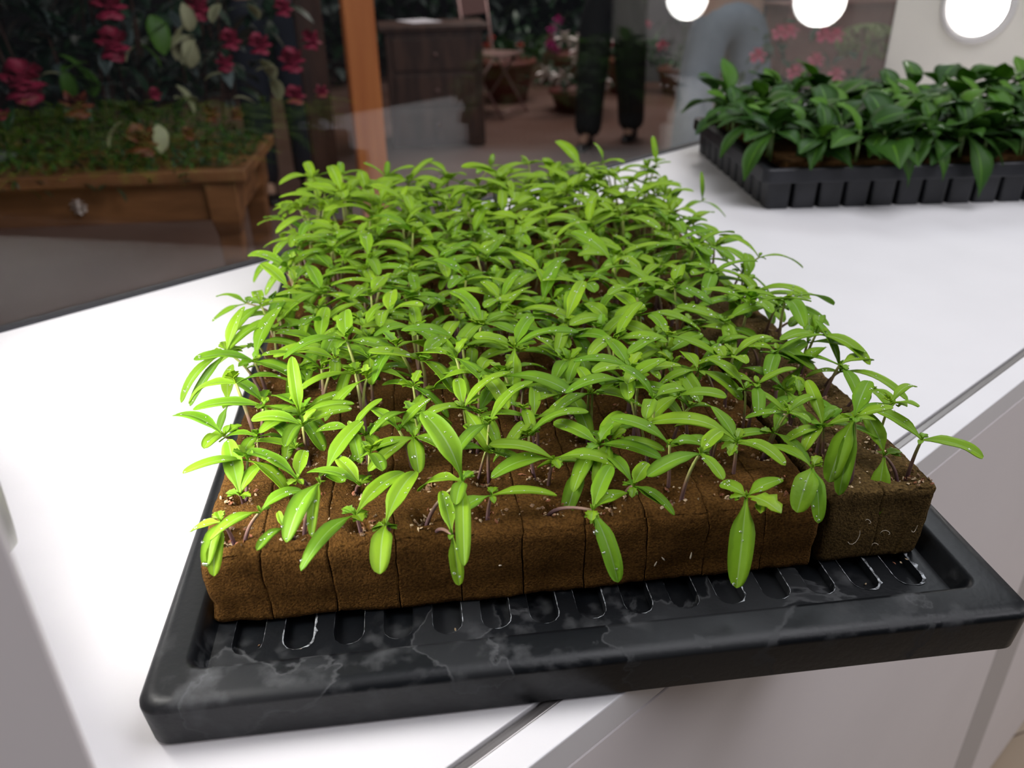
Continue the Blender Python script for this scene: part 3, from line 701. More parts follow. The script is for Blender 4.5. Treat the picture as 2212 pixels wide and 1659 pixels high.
# variants
VAR = []
r0 = random.Random(11)
for k in range(26):
    hgt = r0.uniform(.024, .040); a = r0.uniform(0, 6.3); lean = r0.uniform(.0, .009)
    A = (math.cos(a) * lean, math.sin(a) * lean, hgt)
    n = r0.choice((2, 2, 3, 3, 4)); a0 = r0.uniform(0, 6.3); lv = []
    for j in range(n):
        aa = a0 + j * PI * (1 if n == 2 else (2 * PI / n / PI)) + r0.uniform(-.35, .35); L = r0.uniform(26, 38) * (1 if j < 2 else .85); e = r0.uniform(-.5, .35)
        lv.append((math.cos(aa) * math.cos(e) * L, math.sin(aa) * math.cos(e) * L, math.sin(e) * L, r0.uniform(6.8, 9.2)))
    tl = []
    for j in range(r0.choice((1, 2, 2, 3))):
        aa = a0 + 1.57 + j * 2.5 + r0.uniform(-.4, .4); L = r0.uniform(6, 13); e = r0.uniform(.1, 1.0)
        tl.append((math.cos(aa) * math.cos(e) * L, math.sin(aa) * math.cos(e) * L, math.sin(e) * L))
    t = make_seedling((0, 0, 0), A, lv, tl, r0, .9); reg(t); VAR.append(t)
usedvar = set()
def place_var(k, x, y, s, rz, tilt):
    t = VAR[k]
    if k in usedvar: t = copy_tree(t)
    usedvar.add(k)
    p = F(x, y, H); t.location = (p.x, p.y, ZR); t.rotation_euler = (tilt[0], tilt[1], rz); t.scale = (s, s, s)
    return t
r1 = random.Random(21); FILL = []
for r in range(18):
    for c in range(12):
        have = len(used.get((c, r), []))
        want = 2 if (r >= 2 and c < 11) else (1 if r < 1 else (2 if r1.random() < .6 else 1))
        if r >= 14: want = 2
        if r in (0,) and c in (7, 11): want = max(want, 1)
        for q in range(max(0, want - have)):
            FILL.append((c, r, c + .5 + r1.uniform(-.12, .12), (r + .5 + r1.uniform(-.12, .12)) * 17.5 / 18, r1.randrange(26), r1.uniform(.88, 1.16) * (.88 if r < 3 else 1.0 + max(0, (r - 10)) * .025), r1.uniform(0, 6.3), (r1.uniform(-.2, .2), r1.uniform(-.2, .2))))
NOBJ = 300 - len(ALL)
for f in FILL[:NOBJ]:
    c, r, x, y, k, s, rz, tl = f
    t = place_var(k, x, y, s, rz, tl); used.setdefault((c, r), []).append(t); ALL.append([t, c, r, None])
rest = FILL[NOBJ:]
if rest:
    b = MB(); slots = [M['sleaf'], M['rib'], M['tleaf'], M['stem'], M['water']]
    for (c, r, x, y, k, s, rz, tl) in rest:
        p = F(x, y, H); mw = Matrix.Translation((p.x, p.y, ZR)) @ Matrix.Rotation(rz, 4, 'Z') @ Matrix.Rotation(tl[1], 4, 'Y') @ Matrix.Rotation(tl[0], 4, 'X') @ Matrix.Scale(s, 4)
        for ch in KIDS[VAR[k].name]:
            me = ch.data; nm = ch.name.split('.')[0]
            if nm in ('water_droplets', 'bud'): continue
            mp = {'stem': {0: 3}, 'seed_leaf': {0: 0, 1: 1}, 'true_leaf': {0: 2, 1: 1}}[nm]
            base = len(b.v); b.v += [tuple(mw @ v_.co) for v_ in me.vertices]
            for pg in me.polygons: b.f.append(tuple(i + base for i in pg.vertices)); b.mi.append(mp[pg.material_index])
    o = b.build('seedlings', slots, smooth=True)
    tag(o, 'thick stand of small green seedlings filling the far rows of foam plugs', 'seedlings', kind='stuff')
for k in range(26):
    if k not in usedvar:
        for ch in KIDS[VAR[k].name]: bpy.data.objects.remove(ch)
        bpy.data.objects.remove(VAR[k])
bycell = {}
for e in ALL: bycell.setdefault((e[1], e[2]), []).append(e)
for (c, r), es in bycell.items():
    es.sort(key=lambda e: (FI @ e[0].location).x)
    for j, e in enumerate(es):
        rowt = 'front row' if r == 0 else ('%s row from the front' % NUM[r])
        lab = 'green seedling, %s, %s plug from the left' % (rowt, NUM[c] if c < 11 else 'twelfth')
        if len(es) == 2: lab += (', left one of two', ', right one of two')[j]
        if len(es) > 2: lab += ', %s from left' % NUM[j]
        tag(e[0], e[3] or lab, 'seedling', 'seedlings growing in the foam plugs')

# ------------------------------------------------------------------ second tray with broad-leaved plants
A2 = math.radians(-37.4); T2 = Matrix.Translation((.806, .246, ZC)) @ Matrix.Rotation(A2, 4, 'Z')
ct = tag(empty('cell_tray', (.806, .246, ZC), A2), 'black cell tray of broad-leaved plants standing near the right panel', 'tray')
NX, NY, PC = 17, 10, .0334
b = MB(); tw, td = NX * PC + .016, NY * PC + .016
b.add([V(p) for r_ in [rrect(0, tw, 0, td, .010, .035), rrect(-.001, tw + .001, -.001, td + .001, .010, .0365), rrect(.000, tw, .000, td, .010, .0505), rrect(.001, tw - .001, .001, td - .001, .010, .052), rrect(.008, tw - .008, .008, td - .008, .006, .052), rrect(.009, tw - .009, .009, td - .009, .006, .043)] for p in r_],
      [(i * 36 + k, i * 36 + (k + 1) % 36, (i + 1) * 36 + (k + 1) % 36, (i + 1) * 36 + k) for i in range(5) for k in range(36)] + [tuple(180 + k for k in range(36)), tuple(range(35, -1, -1))])
b.build('rim', M['cellplastic'], ct, smooth=False)
b = MB()
for i in range(NX):
    for j in range(NY):
        if 0 < i < NX - 1 and 0 < j < NY - 1: continue
        cx_, cy_ = .008 + (i + .5) * PC, .008 + (j + .5) * PC
        for (w0, w1, z0, z1) in ((.0142, .0150, .0, .0355),):
            lo = rrect(cx_ - w0, cx_ + w0, cy_ - w0, cy_ + w0, .004, z0, 2); hi = rrect(cx_ - w1, cx_ + w1, cy_ - w1, cy_ + w1, .004, z1, 2)
            n = len(lo); b.add(lo + hi, [(k, (k + 1) % n, n + (k + 1) % n, n + k) for k in range(n)] + [tuple(range(n - 1, -1, -1))])
b.build('cells', M['cellplastic'], ct)
b = MB(); b.box((tw / 2, td / 2, .050), (tw - .06, td - .034, .014)); o = b.build('peat', M['peat'], ct, bevel=.004)

def broad_plant(k, loc):
    r0 = random.Random(500 + k); t = empty('broad_leaf_plant', loc)
    h = r0.uniform(.025, .042); A = V((r0.uniform(-.006, .006), r0.uniform(-.006, .006), h))
    b = MB(); b.tube([(0, 0, -.004), (A.x * .4, A.y * .4, h * .5), tuple(A)], [.0022, .0019, .0015], 7); b.build('stem', M['bstem'], t, smooth=True)
    a0 = r0.uniform(0, 6.3); n = r0.choice((5, 6, 7))
    for j in range(n):
        a = a0 + j * 2.4; up = j / n; L = r0.uniform(.046, .066) * (1 if up < .7 else .75); e = -.35 + up * 1.25 + r0.uniform(-.2, .2)
        B = A * (.55 + .45 * up); d = V((math.cos(a) * math.cos(e), math.sin(a) * math.cos(e), math.sin(e))) * L
        b = MB(); leaf_geo(b, B, B + d, L * r0.uniform(.50, .62), .13, n=9, peti=.12, thick=.0005, tipr=.0, fold=.32, wave=.05, twist=r0.uniform(-.3, .3))
        b.build('leaf', [M['byoung'] if up > .72 else M['bleaf'], M['byoung']], t, smooth=True)
    reg(t); return t
BV = [broad_plant(k, (0, 0, 0)) for k in range(9)]; ub = set(); r0 = random.Random(5); BN = []
sp = .044
for j in range(8):
    for i in range(13):
        if i == 0 and j in (0, 2, 4): continue
        lx, ly = .026 + i * sp + r0.uniform(-.006, .006), .024 + j * sp * .98 + r0.uniform(-.006, .006)
        if lx > tw - .02 or ly > td - .015: continue
        p = T2 @ V((lx, ly, .056)); k = r0.randrange(9); t = BV[k]
        if (p.x - .8) * .55 > .42 and p.y < .08: continue
        if k in ub: t = copy_tree(t)
        ub.add(k); s = r0.uniform(.85, 1.2); t.location = p; t.rotation_euler = (r0.uniform(-.15, .15), r0.uniform(-.15, .15), r0.uniform(0, 6.3)); t.scale = (s, s, s)
        rowt = 'front row' if j == 0 else '%s row from the front' % NUM[j]
        tag(t, 'dark green broad-leaved plant in cell tray, %s, %s from the left' % (rowt, NUM[i]), 'plant', 'broad-leaved young plants in the cell tray')
for k in range(9):
    if k not in ub:
        for ch in KIDS[BV[k].name]: bpy.data.objects.remove(ch)
        bpy.data.objects.remove(BV[k])
# leaves hanging over the front rim of the cell tray: three larger plants
def hang_plant(lx, tips, lab, k, ly=.020):
    p = T2 @ V((lx, ly, .056)); t = tag(empty('broad_leaf_plant', p), lab, 'plant', 'broad-leaved young plants in the cell tray')
    b = MB(); b.tube([(0, 0, -.004), (0, 0, .02), (0, 0, .034)], [.0022, .0019, .0015], 7); b.build('stem', M['bstem'], t, smooth=True)
    for (dx, dy, dz, w_) in tips:
        d = (T2.to_3x3() @ V((dx, dy, dz))); A = V((0, 0, .03))
        b = MB(); leaf_geo(b, A, A + d, w_, .17, n=10, peti=.12, thick=.0005, tipr=0, fold=.3, wave=.05, facing=T2.to_3x3() @ V((0, -1, 0)))
        b.build('leaf', [M['bleaf'], M['byoung']], t, smooth=True)
hang_plant(.075, [(-.026, -.035, -.032, .022), (.02, -.03, -.012, .02), (0, .03, .035, .022)], 'broad-leaved plant with a pale yellow-green leaf bent over the cell tray rim at left', 0)
hang_plant(.150, [(.022, -.038, -.056, .026), (-.03, -.03, -.02, .024), (.02, .02, .03, .022)], 'broad-leaved plant with a pointed leaf hanging over the cell tray rim, at middle', 1)
hang_plant(.205, [(.01, -.036, -.050, .018), (-.025, -.03, -.02, .022), (.0, .03, .035, .022)], 'broad-leaved plant whose narrow leaf hangs between two larger ones over the rim', 2)
hang_plant(.250, [(.010, -.044, -.070, .030), (.04, -.03, -.035, .026), (.0, .03, .035, .022)], 'broad-leaved plant with the longest leaf hanging over the cell tray front', 3)

hang_plant(.018, [(-.050, .010, -.004, .024), (-.052, -.022, -.036, .024), (-.03, .04, .02, .024), (.03, .01, .02, .026)], 'broad-leaved plant at the left edge of the cell tray, leaves arching over its side', 4, .10)
hang_plant(.018, [(-.046, -.012, -.010, .024), (-.03, .03, -.02, .024), (.0, .03, .03, .024)], 'broad-leaved plant on left side of the cell tray nearer the glass, leaves spreading outward', 5, .20)
hang_plant(.020, [(-.040, -.030, -.050, .026), (.02, -.04, -.01, .026), (-.02, .03, .02, .024)], 'broad-leaved plant at the front left corner of the cell tray', 6, .045)

# ------------------------------------------------------------------ behind the glass
TA = math.radians(-35.0); TB = .75
tb = tag(empty('wooden_table', (.686, 1.549, 0), TA), 'old brown wooden table behind the glass, covered with moss and roses', 'table')
b = MB(); b.box((-.62, .20, TB - .014), (1.26, .42, .028)); b.build('table_top', M['table'], tb, bevel=.004)
b = MB(); b.box((-.62, .025, TB - .075), (1.12, .02, .094)); b.build('apron', M['table'], tb, bevel=.002)
b = MB(); b.box((-.04, .20, TB - .075), (.02, .34, .094)); b.build('apron', M['table'], tb, bevel=.002)
for (x, y) in ((-.055, .035), (-.055, .375), (-1.19, .035), (-1.19, .375)):
    b = MB(); v_ = []
    for (z, h) in ((TB - .03, .036), (TB - .12, .034), (TB - .16, .026), (0, .018)):
        v_ += [V((x + a * h, y + c * h, z)) for a, c in ((-1, -1), (1, -1), (1, 1), (-1, 1))]
    b.add(v_, [(i * 4 + k, (i + 1) * 4 + k, (i + 1) * 4 + (k + 1) % 4, i * 4 + (k + 1) % 4) for i in range(3) for k in range(4)] + [(12, 13, 14, 15)]); b.build('leg', M['table'], tb, bevel=.003)
def petal(mb, B, d, wid, bulge=.3, mi=0): leaf_geo(mb, B, V(B) + V(d), wid, bulge, n=5, peti=0, thick=.0008, tipr=.9, fold=.4, mi=0)
b = MB()
for k in range(9):
    a = k * .7; petal(b, (0, 0, 0), (math.cos(a) * .020, -.006, math.sin(a) * .020), .013, .1)
b.lathe([(.007, 0), (.006, .008), (.001, .010)], n=12, R=Matrix.Rotation(PI / 2, 3, 'X'))
b.build('rosette_knob', M['knob'], tb, smooth=True, loc=(-.385, .012, TB - .075))

def rose_mesh(mb, c, r, r0):
    c = V(c); ax = V((-.3 + r0.uniform(-.4, .4), -1, .35 + r0.uniform(-.3, .3))).normalized(); s1 = ax.orthogonal().normalized(); s2 = ax.cross(s1)
    for ring, (n, rr, op) in enumerate(((6, 1.0, .95), (5, .78, .6), (5, .55, .3), (4, .35, .12))):
        for k in range(n):
            a = 2 * PI * (k + ring * .45) / n + r0.uniform(-.15, .15); rad = s1 * math.cos(a) + s2 * math.sin(a)
            B = c + rad * r * .10 * (4 - ring) * .5; d = rad * r * rr * (.35 + .6 * op) + ax * r * (.75 - .45 * op + .1 * ring)
            m2 = MB(); leaf_geo(m2, B, B + d, r * 1.05 * (rr + .25), .16, n=5, peti=0, thick=.0009, tipr=.95, fold=-.35, facing=ax); mb.add(m2.v, m2.f)
ROSES = [(0.363, 1.95, 0.938, 0.05, 'r'), (0.575, 1.95, 1.002, 0.04, 'r'), (0.585, 1.95, 1.088, 0.04, 'r'), (0.795, 1.95, 1.072, 0.034, 'r'), (0.868, 1.95, 0.991, 0.028, 'r'), (0.947, 1.95, 0.973, 0.031, 'r'), (0.843, 1.95, 0.938, 0.025, 'r'), (1.035, 1.95, 0.925, 0.036, 'r'), (1.029, 1.95, 0.833, 0.029, 'r'), (1.1, 1.95, 0.974, 0.029, 'r'), (1.029, 1.95, 1.06, 0.026, 'r'), (1.113, 1.95, 0.836, 0.02, 'r'), (0.648, 1.95, 0.881, 0.016, 'r'), (0.305, 1.95, 0.873, 0.016, 'r'), (0.432, 1.8, 0.893, 0.035, 'o'), (0.519, 1.68, 0.818, 0.038, 'o'), (0.735, 1.8, 0.837, 0.022, 'o'), (0.619, 1.66, 0.823, 0.017, 'o'), (0.803, 1.8, 0.827, 0.016, 'o')]
PALE = [(0.725, 1.9, 0.999, 0.053, 'c'), (0.749, 1.9, 1.055, 0.04, 'c'), (0.738, 1.9, 0.976, 0.046, 'c'), (0.414, 1.9, 0.953, 0.028, 'c'), (0.94, 1.9, 0.914, 0.042, 'c'), (0.791, 1.9, 0.911, 0.035, 'c'), (0.708, 1.9, 0.863, 0.046, 'c'), (0.862, 1.9, 0.845, 0.038, 'c'), (0.465, 1.67, 0.843, 0.04, 'c'), (0.557, 1.67, 0.819, 0.036, 'c'), (0.958, 1.9, 0.864, 0.036, 'c'), (0.598, 1.9, 0.982, 0.026, 'c'), (0.826, 1.9, 1.058, 0.035, 'c'), (0.925, 1.9, 1.056, 0.03, 'c'), (0.672, 1.9, 1.018, 0.053, 'l'), (0.645, 1.9, 0.973, 0.04, 'l'), (0.467, 1.9, 0.963, 0.049, 'l'), (0.484, 1.9, 0.931, 0.047, 'l'), (0.443, 1.9, 0.93, 0.039, 'l')]
bush = tag(empty('rose_bush', (.7, 2.0, TB)), 'tall dark leafy arrangement of crimson roses on the table behind glass', 'flowers')
off = V((-.7, -2.0, -TB)); r0 = random.Random(8)
TBL = Matrix.Translation((.686, 1.549, 0)) @ Matrix.Rotation(TA, 4, 'Z')
pts = []
while len(pts) < 1900:
    p = V((r0.uniform(-.1, 1.12), r0.uniform(1.93, 2.35), r0.uniform(.86, 1.75)))
    if p.x > 1.0 and p.z < .95: continue
    if p.x + (p.z - .9) * .1 > .75 and r0.random() < .35: continue
    pts.append(p + off)
b = MB(); scatter_leaves(b, pts, .085, 3)
o = b.build('foliage', [M['dleaf'], M['greyleaf'], M['dleaf']], bush, smooth=True); o['kind'] = 'stuff'
b = MB(); 
for k in range(26):
    x, y = r0.uniform(0, 1.0), r0.uniform(2.0, 2.2); b.tube([V((x, y, .76)) + off, V((x + r0.uniform(-.05, .05), y, 1.1)) + off, V((x + r0.uniform(-.1, .1), y, 1.6)) + off], [.004, .003, .002], 5)
o = b.build('stems', M['darkwood'], bush)
for i, (x, y, z, r_, k) in enumerate(ROSES):
    b = MB(); rose_mesh(b, (0, 0, 0), r_ * .95, r0)
    if k == 'r': b.build('rose', M['rose'], bush, smooth=True, loc=V((x, y - .03, z)) + off)
    else:
        z2 = max(z, .80)
        o = b.build('rose', M['orange'], smooth=True, loc=(x, y, z))
        tag(o, ['rust-red rose lying high in the moss left of the table centre', 'largest rust-red rose on the moss at the table front, between cream petals', 'small rust-red rose on the moss right of the large one', 'tiny red bloom at the table edge beside the large rose', 'small rust-red bloom rightmost on the moss'][i - 14], 'rose', 'rust-red roses on the moss')
ci = 0
for i, (x, y, z, s, k) in enumerate(PALE):
    b = MB(); a = r0.uniform(0, 6.3)
    for q in range(2 if s > .04 else 1):
        aa = a + q * 2.2; d = V((math.cos(aa) * .8, -.25, math.sin(aa))) * s * 1.7
        leaf_geo(b, V((0, 0, 0)) - d * .5, d * .5, s * 1.0, .1, n=6, peti=0, thick=.0008, tipr=.6, fold=.3, facing=V((0, -1, .3)))
    m_ = M['cleaf'] if k == 'c' else M['limeleaf']
    if y > 1.8: b.build('pale_leaf' if k == 'c' else 'lime_leaf', [m_, m_], bush, smooth=True, loc=V((x, y - .02, z)) + off)
    else:
        o = b.build('cream_petal', [m_, m_], smooth=True, loc=(x, y, z)); tag(o, 'cream petal on the moss %s of the largest rust-red rose' % ('left', 'right')[ci], 'petal', 'cream petals on the moss'); ci += 1
b = MB(); pts = []
for k in range(2600):
    lx, ly = r0.uniform(-1.2, .0), r0.uniform(.02, .40); hgt = .075 * math.exp(-((ly - .3) / .22) ** 2) + .012; hgt *= 1 if lx < -.15 else max(0.05, -lx / .15)
    p = TBL @ V((lx, ly, TB + hgt * r0.uniform(.3, 1))); pts.append(p)
for k in range(60): pts.append(TBL @ V((r0.uniform(-1.1, -.1), -.012, TB - r0.uniform(0, .03))))
scatter_leaves(b, pts, .028, 2, wr=.28)
tag(b.build('moss', [M['moss'], M['dleaf']], smooth=True), 'green moss and fern heaped over the wooden table top', 'moss', kind='stuff')
b = MB(); b.lathe([(.07, 0), (.09, .012), (.06, .022), (.01, .026)], TBL @ V((-.62, .10, TB + .012)), 12, Matrix.Scale(.5, 3, (0, 1, 0)))
tag(b.build('flat_stone', M['greyboard'], smooth=True), 'flat pale stone lying in the moss at the left end of the table', 'stone')

b = MB(); b.box((0, 0, 1.6), (.108, .10, 3.2)); pp = b.build('wooden_post', M['post'], loc=(1.56, 2.43, 0), bevel=.004); pp.rotation_euler = (0, 0, -.42); tag(pp, 'square orange-brown wooden post rising behind the glass', 'post')
b = MB(); b.box((0, 0, 1.6), (.10, .12, 3.2)); pp = b.build('wooden_post', M['darkwood'], loc=(1.56, 2.80, 0), bevel=.004); pp.rotation_euler = (0, 0, -.42); tag(pp, 'added dark post standing in for the shaded left face of the orange-brown one', 'post')  # added post, dark wood stands for the shaded left face of the orange post
# potting stand with paper
cb = tag(empty('wooden_cabinet', (3.25, 4.35, 0), -.55), 'dark brown wooden cabinet behind the post, a sheet of paper on top', 'cabinet')
b = MB(); b.box((0, .15, .37), (.62, .44, .72)); b.build('body', M['darkwood'], cb, bevel=.004)
b = MB(); b.box((0, .15, .745), (.70, .50, .03)); b.build('top', M['darkwood'], cb, bevel=.004)
for z in (.15, .37, .59):
    b = MB(); b.box((0, -.078, z), (.54, .016, .19)); dr = b.build('drawer', M['darkwood'], cb, bevel=.004)
    b = MB(); b.lathe([(.006, 0), (.006, .012), (.014, .018), (.012, .026), (.002, .028)], (0, -.086, z), 12, Matrix.Rotation(PI / 2, 3, 'X')); b.build('knob', M['chrome'], dr, smooth=True)
b = MB(); b.box((0, 0, 0), (.21, .30, .003)); o = b.build('paper', M['paper'], loc=(3.33, 4.62, .762)); o.rotation_euler = (0, 0, -.2); tag(o, 'white sheet of paper lying on the dark cabinet top', 'paper')
# folding chair
ch = tag(empty('folding_chair', (4.25, 5.0, 0), 1.9), 'rose-brown folding chair with slanting legs, beside the dark cabinet', 'chair')
for s in (-1, 1):
    b = MB(); b.tube([(-.22, s * .19, 0), (.10, s * .19, .46), (.16, s * .19, .88)], .011, 8); b.build('leg', M['chrome'], ch, smooth=True)
    b = MB(); b.tube([(.22, s * .17, 0), (-.14, s * .17, .45)], .011, 8); b.build('leg', M['chrome'], ch, smooth=True)
for (x, z, n) in ((-.20, .05, 'crossbar'), (.205, .05, 'crossbar')):
    b = MB(); b.tube([(x, -.18, z), (x, .18, z)], .009, 8); b.build(n, M['chrome'], ch, smooth=True)
b = MB(); b.box((-.01, 0, .455), (.38, .36, .022)); b.build('seat', M['chrome'], ch, bevel=.006)
b = MB(); b.box((.155, 0, .80), (.02, .38, .14)); b.build('backrest', M['chrome'], ch, bevel=.006)

def potted(name, loc, r_, h, potm, fm, lm, nf, nl, spread, lab, fs=.035, cat='potted plant'):
    t = tag(empty(name, loc, -.79), lab, cat)
    b = MB(); b.lathe([(r_ * .7, 0), (r_ * .98, h * .86), (r_ * 1.06, h * .87), (r_ * 1.06, h), (r_ * .9, h), (r_ * .88, h * .9)], n=20); b.build('pot', potm, t, smooth=True)
    q = random.Random(int(loc[0] * 100)); b = MB(); pts = [V((q.gauss(0, spread * .5), q.gauss(0, spread * .4), h + abs(q.gauss(0, spread * .6)))) for _ in range(nl)]
    scatter_leaves(b, pts, .09, 1); b.build('foliage', lm, t, smooth=True)['kind'] = 'stuff'
    for k in range(nf):
        b = MB(); c_ = V((q.uniform(-1, 1) * spread * .7, -spread * .8 + q.uniform(-.06, .06), h + q.uniform(.1, 1.25) * spread))
        for j in range(6):
            a = j * 1.05; petal(b, (0, 0, 0), (math.cos(a) * fs, -.012, math.sin(a) * fs), fs * 1.1, .1)
        b.build('flower', fm, t, smooth=True, loc=c_)
    return t
potted('potted_plant', (4.75, 5.40, .0), .24, .34, M['terra'], M['red'], M['dleaf'], 3, 60, .24, 'dark red pot with small red flowers, left of the white-flowered plant', .03)
potted('potted_plant', (4.84, 4.66, .0), .20, .16, M['terra'], M['white'], M['dleaf'], 11, 120, .36, 'dark leafy plant with white flowers beside the black trousers', .075)
potted('potted_plant', (5.75, 5.75, .0), .20, .30, M['terra'], M['magenta'], M['dleaf'], 5, 90, .32, 'plant with magenta flowers behind the white-flowered one', .045)
potted('potted_plant', (6.10, 4.60, .0), .20, .22, M['brownpot'], M['pink'], M['dleaf'], 6, 130, .30, 'plant with coral pink flowers between black trousers and jeans', .05)
potted('potted_plant', (5.75, 4.95, .0), .16, .30, M['terra'], M['pink'], M['dleaf'], 7, 60, .36, 'tall plant with pink blooms seen beside the black trousers', .04)
potted('potted_plant', (2.98, 1.60, .0), .15, .58, M['brownpot'], M['pink'], M['dleaf'], 12, 90, .26, 'plant with bright pink flowers right of the jeans', .03)
cr = tag(empty('flower_crate', (4.30, 2.10, 0), -.5), 'red-brown wooden crate stand behind the glass beside the cream panel', 'crate')
b = MB(); b.box((0, 0, .46), (.80, .24, .90)); b.build('body', M['brownpot'], cr, bevel=.006)
b = MB(); b.box((0, 0, .91), (.84, .28, .02)); b.build('lid', M['brownpot'], cr, bevel=.004)
hy = tag(empty('hydrangea', (3.10, 1.34, .0)), 'pale green hydrangea head in front of the red-brown crate', 'flowers')
b = MB(); b.lathe([(.08, 0), (.12, .50), (.13, .52), (.11, .52)], n=20); b.build('pot', M['terra'], hy, smooth=True)
b = MB(); b.tube([(0, 0, .5), (.0, 0, .7), (.0, 0, .83)], .006, 6); b.build('stem', M['bstem'], hy, smooth=True)
b = MB(); q = random.Random(4)
for k in range(170):
    a, e = q.uniform(0, 6.3), q.uniform(-.6, 1.5); d = V((math.cos(a) * math.cos(e) * .13, math.sin(a) * math.cos(e) * .10, math.sin(e) * .065))
    for j in range(4):
        c_ = Matrix.Rotation(j * PI / 2 + k, 3, d.normalized()) @ d.orthogonal().normalized() * .016
        m2 = MB(); leaf_geo(m2, d, d + c_, .015, .1, n=3, peti=0, thick=.0004, tipr=.9); b.add(m2.v, m2.f)
b.build('bloom', M['hydr'], hy, smooth=True, loc=(0, 0, .85))
b = MB(); scatter_leaves(b, [V((q.gauss(0, .08), q.gauss(0, .06), q.uniform(.52, .76))) for _ in range(40)], .10, 1); b.build('foliage', M['dleaf'], hy, smooth=True)['kind'] = 'stuff'
b = MB(); b.box((0, 0, .55), (.55, .05, 1.1)); o = b.build('display_board', M['greyboard'], loc=(6.6, 5.1, 0)); o.rotation_euler = (0, 0, -.6); tag(o, 'plain dark grey board standing between dark trousers and jeans', 'board')
b = MB(); q = random.Random(9)
for s_ in range(1): scatter_leaves(b, [V((q.uniform(1.5, 9.3), q.uniform(7.0, 8.6), abs(q.gauss(.3, .6)) )) for _ in range(2200)], .22, 2)
tag(b.build('hedge', [M['dleaf'], M['greyleaf']], smooth=True), 'dark mass of shop plants along the far wall', 'plants', kind='stuff')

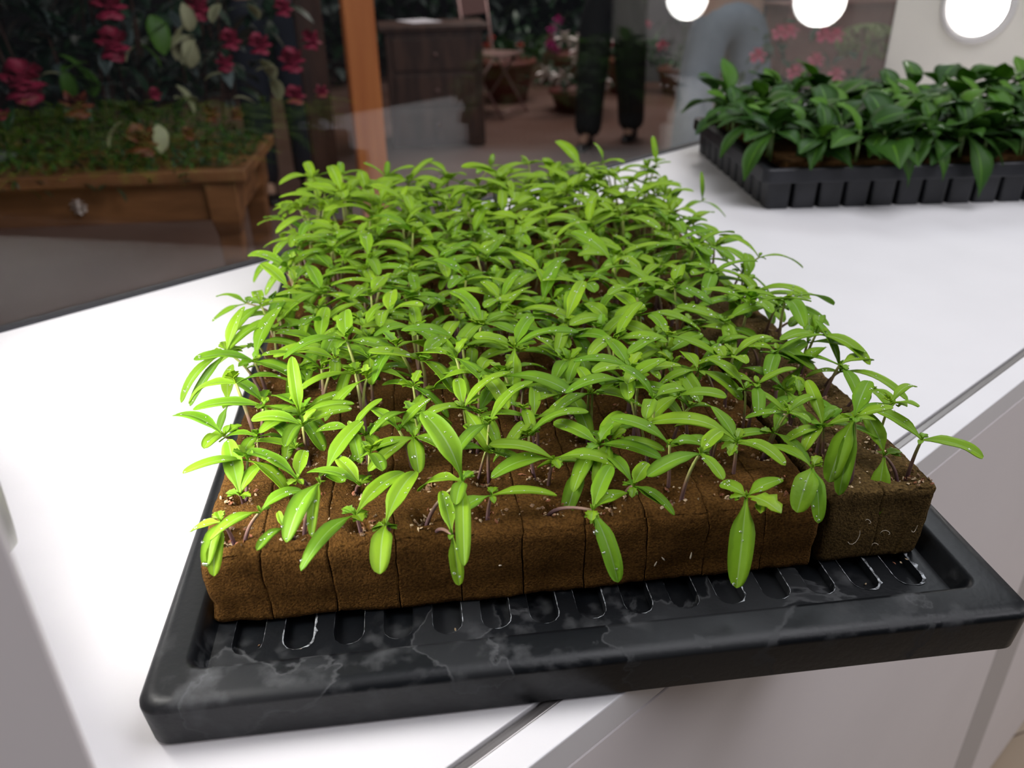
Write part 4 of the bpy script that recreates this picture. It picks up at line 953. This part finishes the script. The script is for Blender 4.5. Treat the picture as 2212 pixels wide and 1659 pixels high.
# people (seen from the hips down through the glass)
def skin_chain(name, verts, edges, radii, m, parent=None, sub=2):
    me = bpy.data.meshes.new(name); me.from_pydata(verts, edges, []); o = bpy.data.objects.new(name, me); C.objects.link(o)
    me.materials.append(m)
    sk = o.modifiers.new('skin', 'SKIN'); sk.use_smooth_shade = True
    me.skin_vertices.new() if not me.skin_vertices else None
    for i, r_ in enumerate(radii):
        d = me.skin_vertices[0].data[i]; d.radius = r_ if isinstance(r_, tuple) else (r_, r_); d.use_root = (i == 0)
    s = o.modifiers.new('sub', 'SUBSURF'); s.levels = s.render_levels = sub
    if parent: o.parent = parent
    return o
def person(loc, rz, lab, legs, trouser_m, top_m, wide=1.0):
    """legs: two lists of (hip, knee, ankle) ; faces -y"""
    t = tag(empty('person', loc, rz), lab, 'person', )
    hipc = (0, 0, .95)
    vs = [hipc, (0, .0, 1.15), (0, .01, 1.36), (0, .0, 1.50), (0, -.02, 1.58), (0, -.03, 1.68)]; ed = [(0, 1), (1, 2), (2, 3), (3, 4), (4, 5)]
    rr = [(.15, .10), (.13, .09), (.17, .10), (.06, .055), (.085, .09), (.08, .09)]
    for s in (-1, 1):
        k = len(vs); vs += [(s * .18, .01, 1.42), (s * .25, .04, 1.17), (s * .17, -.16, 1.20), (s * .14, -.21, 1.21)]; ed += [(2, k), (k, k + 1), (k + 1, k + 2), (k + 2, k + 3)]; rr += [.055, .04, .03, .025]
        for f_ in range(4):
            q = len(vs); vs += [(s * (.11 + .004 * f_), -.24, 1.195 + .013 * f_), (s * (.075 + .005 * abs(f_ - 1)), -.265, 1.19 + .013 * f_)]; ed += [(k + 3, q), (q, q + 1)]; rr += [.009, .007]
        q = len(vs); vs += [(s * .13, -.215, 1.245), (s * .11, -.235, 1.265)]; ed += [(k + 3, q), (q, q + 1)]; rr += [.010, .008]
    for L in legs:
        k = len(vs); vs += [tuple(L[0]), tuple(L[1]), tuple(L[2]), (L[2][0], L[2][1] - .12, .035)]; ed += [(0, k), (k, k + 1), (k + 1, k + 2), (k + 2, k + 3)]; rr += [.075, .052, .035, .03]
    body = skin_chain('body', vs, ed, rr, M['skin'], t, 1)
    vs = [hipc, (0, 0, 1.03)]; ed = [(0, 1)]; rr = [(.165, .115), (.155, .11)]
    for L in legs:
        k = len(vs); mid = tuple((a + c) / 2 for a, c in zip(L[1], L[2])); vs += [tuple(L[0]), tuple(L[1]), mid, (L[2][0], L[2][1], .05)]; ed += [(0, k), (k, k + 1), (k + 1, k + 2), (k + 2, k + 3)]; rr += [.105 * wide, .088 * wide, .078 * wide, .075 * wide]
    skin_chain('trousers', vs, ed, rr, trouser_m, t, 2)
    vs = [(0, 0, 1.0), (0, .0, 1.16), (0, .01, 1.36), (0, 0, 1.47)]; ed = [(0, 1), (1, 2), (2, 3)]; rr = [(.17, .12), (.155, .11), (.19, .12), (.07, .065)]
    for s in (-1, 1): k = len(vs); vs += [(s * .185, .01, 1.42), (s * .25, .04, 1.17), (s * .175, -.15, 1.20)]; ed += [(2, k), (k, k + 1), (k + 1, k + 2)]; rr += [.068, .055, .042]
    skin_chain('jacket', vs, ed, rr, top_m, t, 2)
    b = MB(); b.lathe([(.02, .11), (.075, .09), (.1, .03), (.095, -.03), (.07, -.07)], (0, .0, 1.69), 16); b.build('hair', M['hair'], t, smooth=True)
    for L in legs:
        b = MB(); b.lathe([(.045, 0), (.05, .02), (.046, .05), (.038, .09)], (L[2][0], L[2][1], 0), 14); x, y = L[2][0], L[2][1]
        b.add([V((x + sx * w_, y + yy, z)) for (yy, w_, zt) in ((.03, .042, .07), (-.08, .048, .06), (-.17, .042, .035), (-.20, .02, .02)) for sx, z in ((-1, 0), (1, 0), (1, zt), (-1, zt))],
              [(i * 4 + k, i * 4 + (k + 1) % 4, (i + 1) * 4 + (k + 1) % 4, (i + 1) * 4 + k) for i in range(3) for k in range(4)] + [(12, 13, 14, 15), (3, 2, 1, 0)])
        o = b.build('shoe', M['shoe'], t, smooth=True); s = o.modifiers.new('s', 'SUBSURF'); s.levels = s.render_levels = 1
    return t
person((4.15, 3.62, 0), -1.05, 'person in loose black trousers and shoes walking left behind the glass', [((-.10, 0, .90), (-.11, -.06, .50), (-.10, -.20, .09)), ((.10, 0, .90), (.12, .03, .50), (.12, .16, .09))], M['black'], M['navy'], 1.3)
person((3.42, 2.20, 0), -.55, 'person in blue-grey jeans standing astride behind the glass', [((-.10, 0, .88), (-.15, -.03, .50), (-.20, -.05, .09)), ((.10, 0, .88), (.14, -.02, .50), (.16, 0, .09))], M['jeans'], M['navy'], 1.1)
person((1.9, 3.9, 0), -.3, 'person in dark navy trousers standing behind the table corner', [((-.10, 0, .88), (-.11, -.01, .50), (-.11, 0, .09)), ((.10, 0, .88), (.11, -.01, .50), (.11, 0, .09))], M['navy'], M['black'])
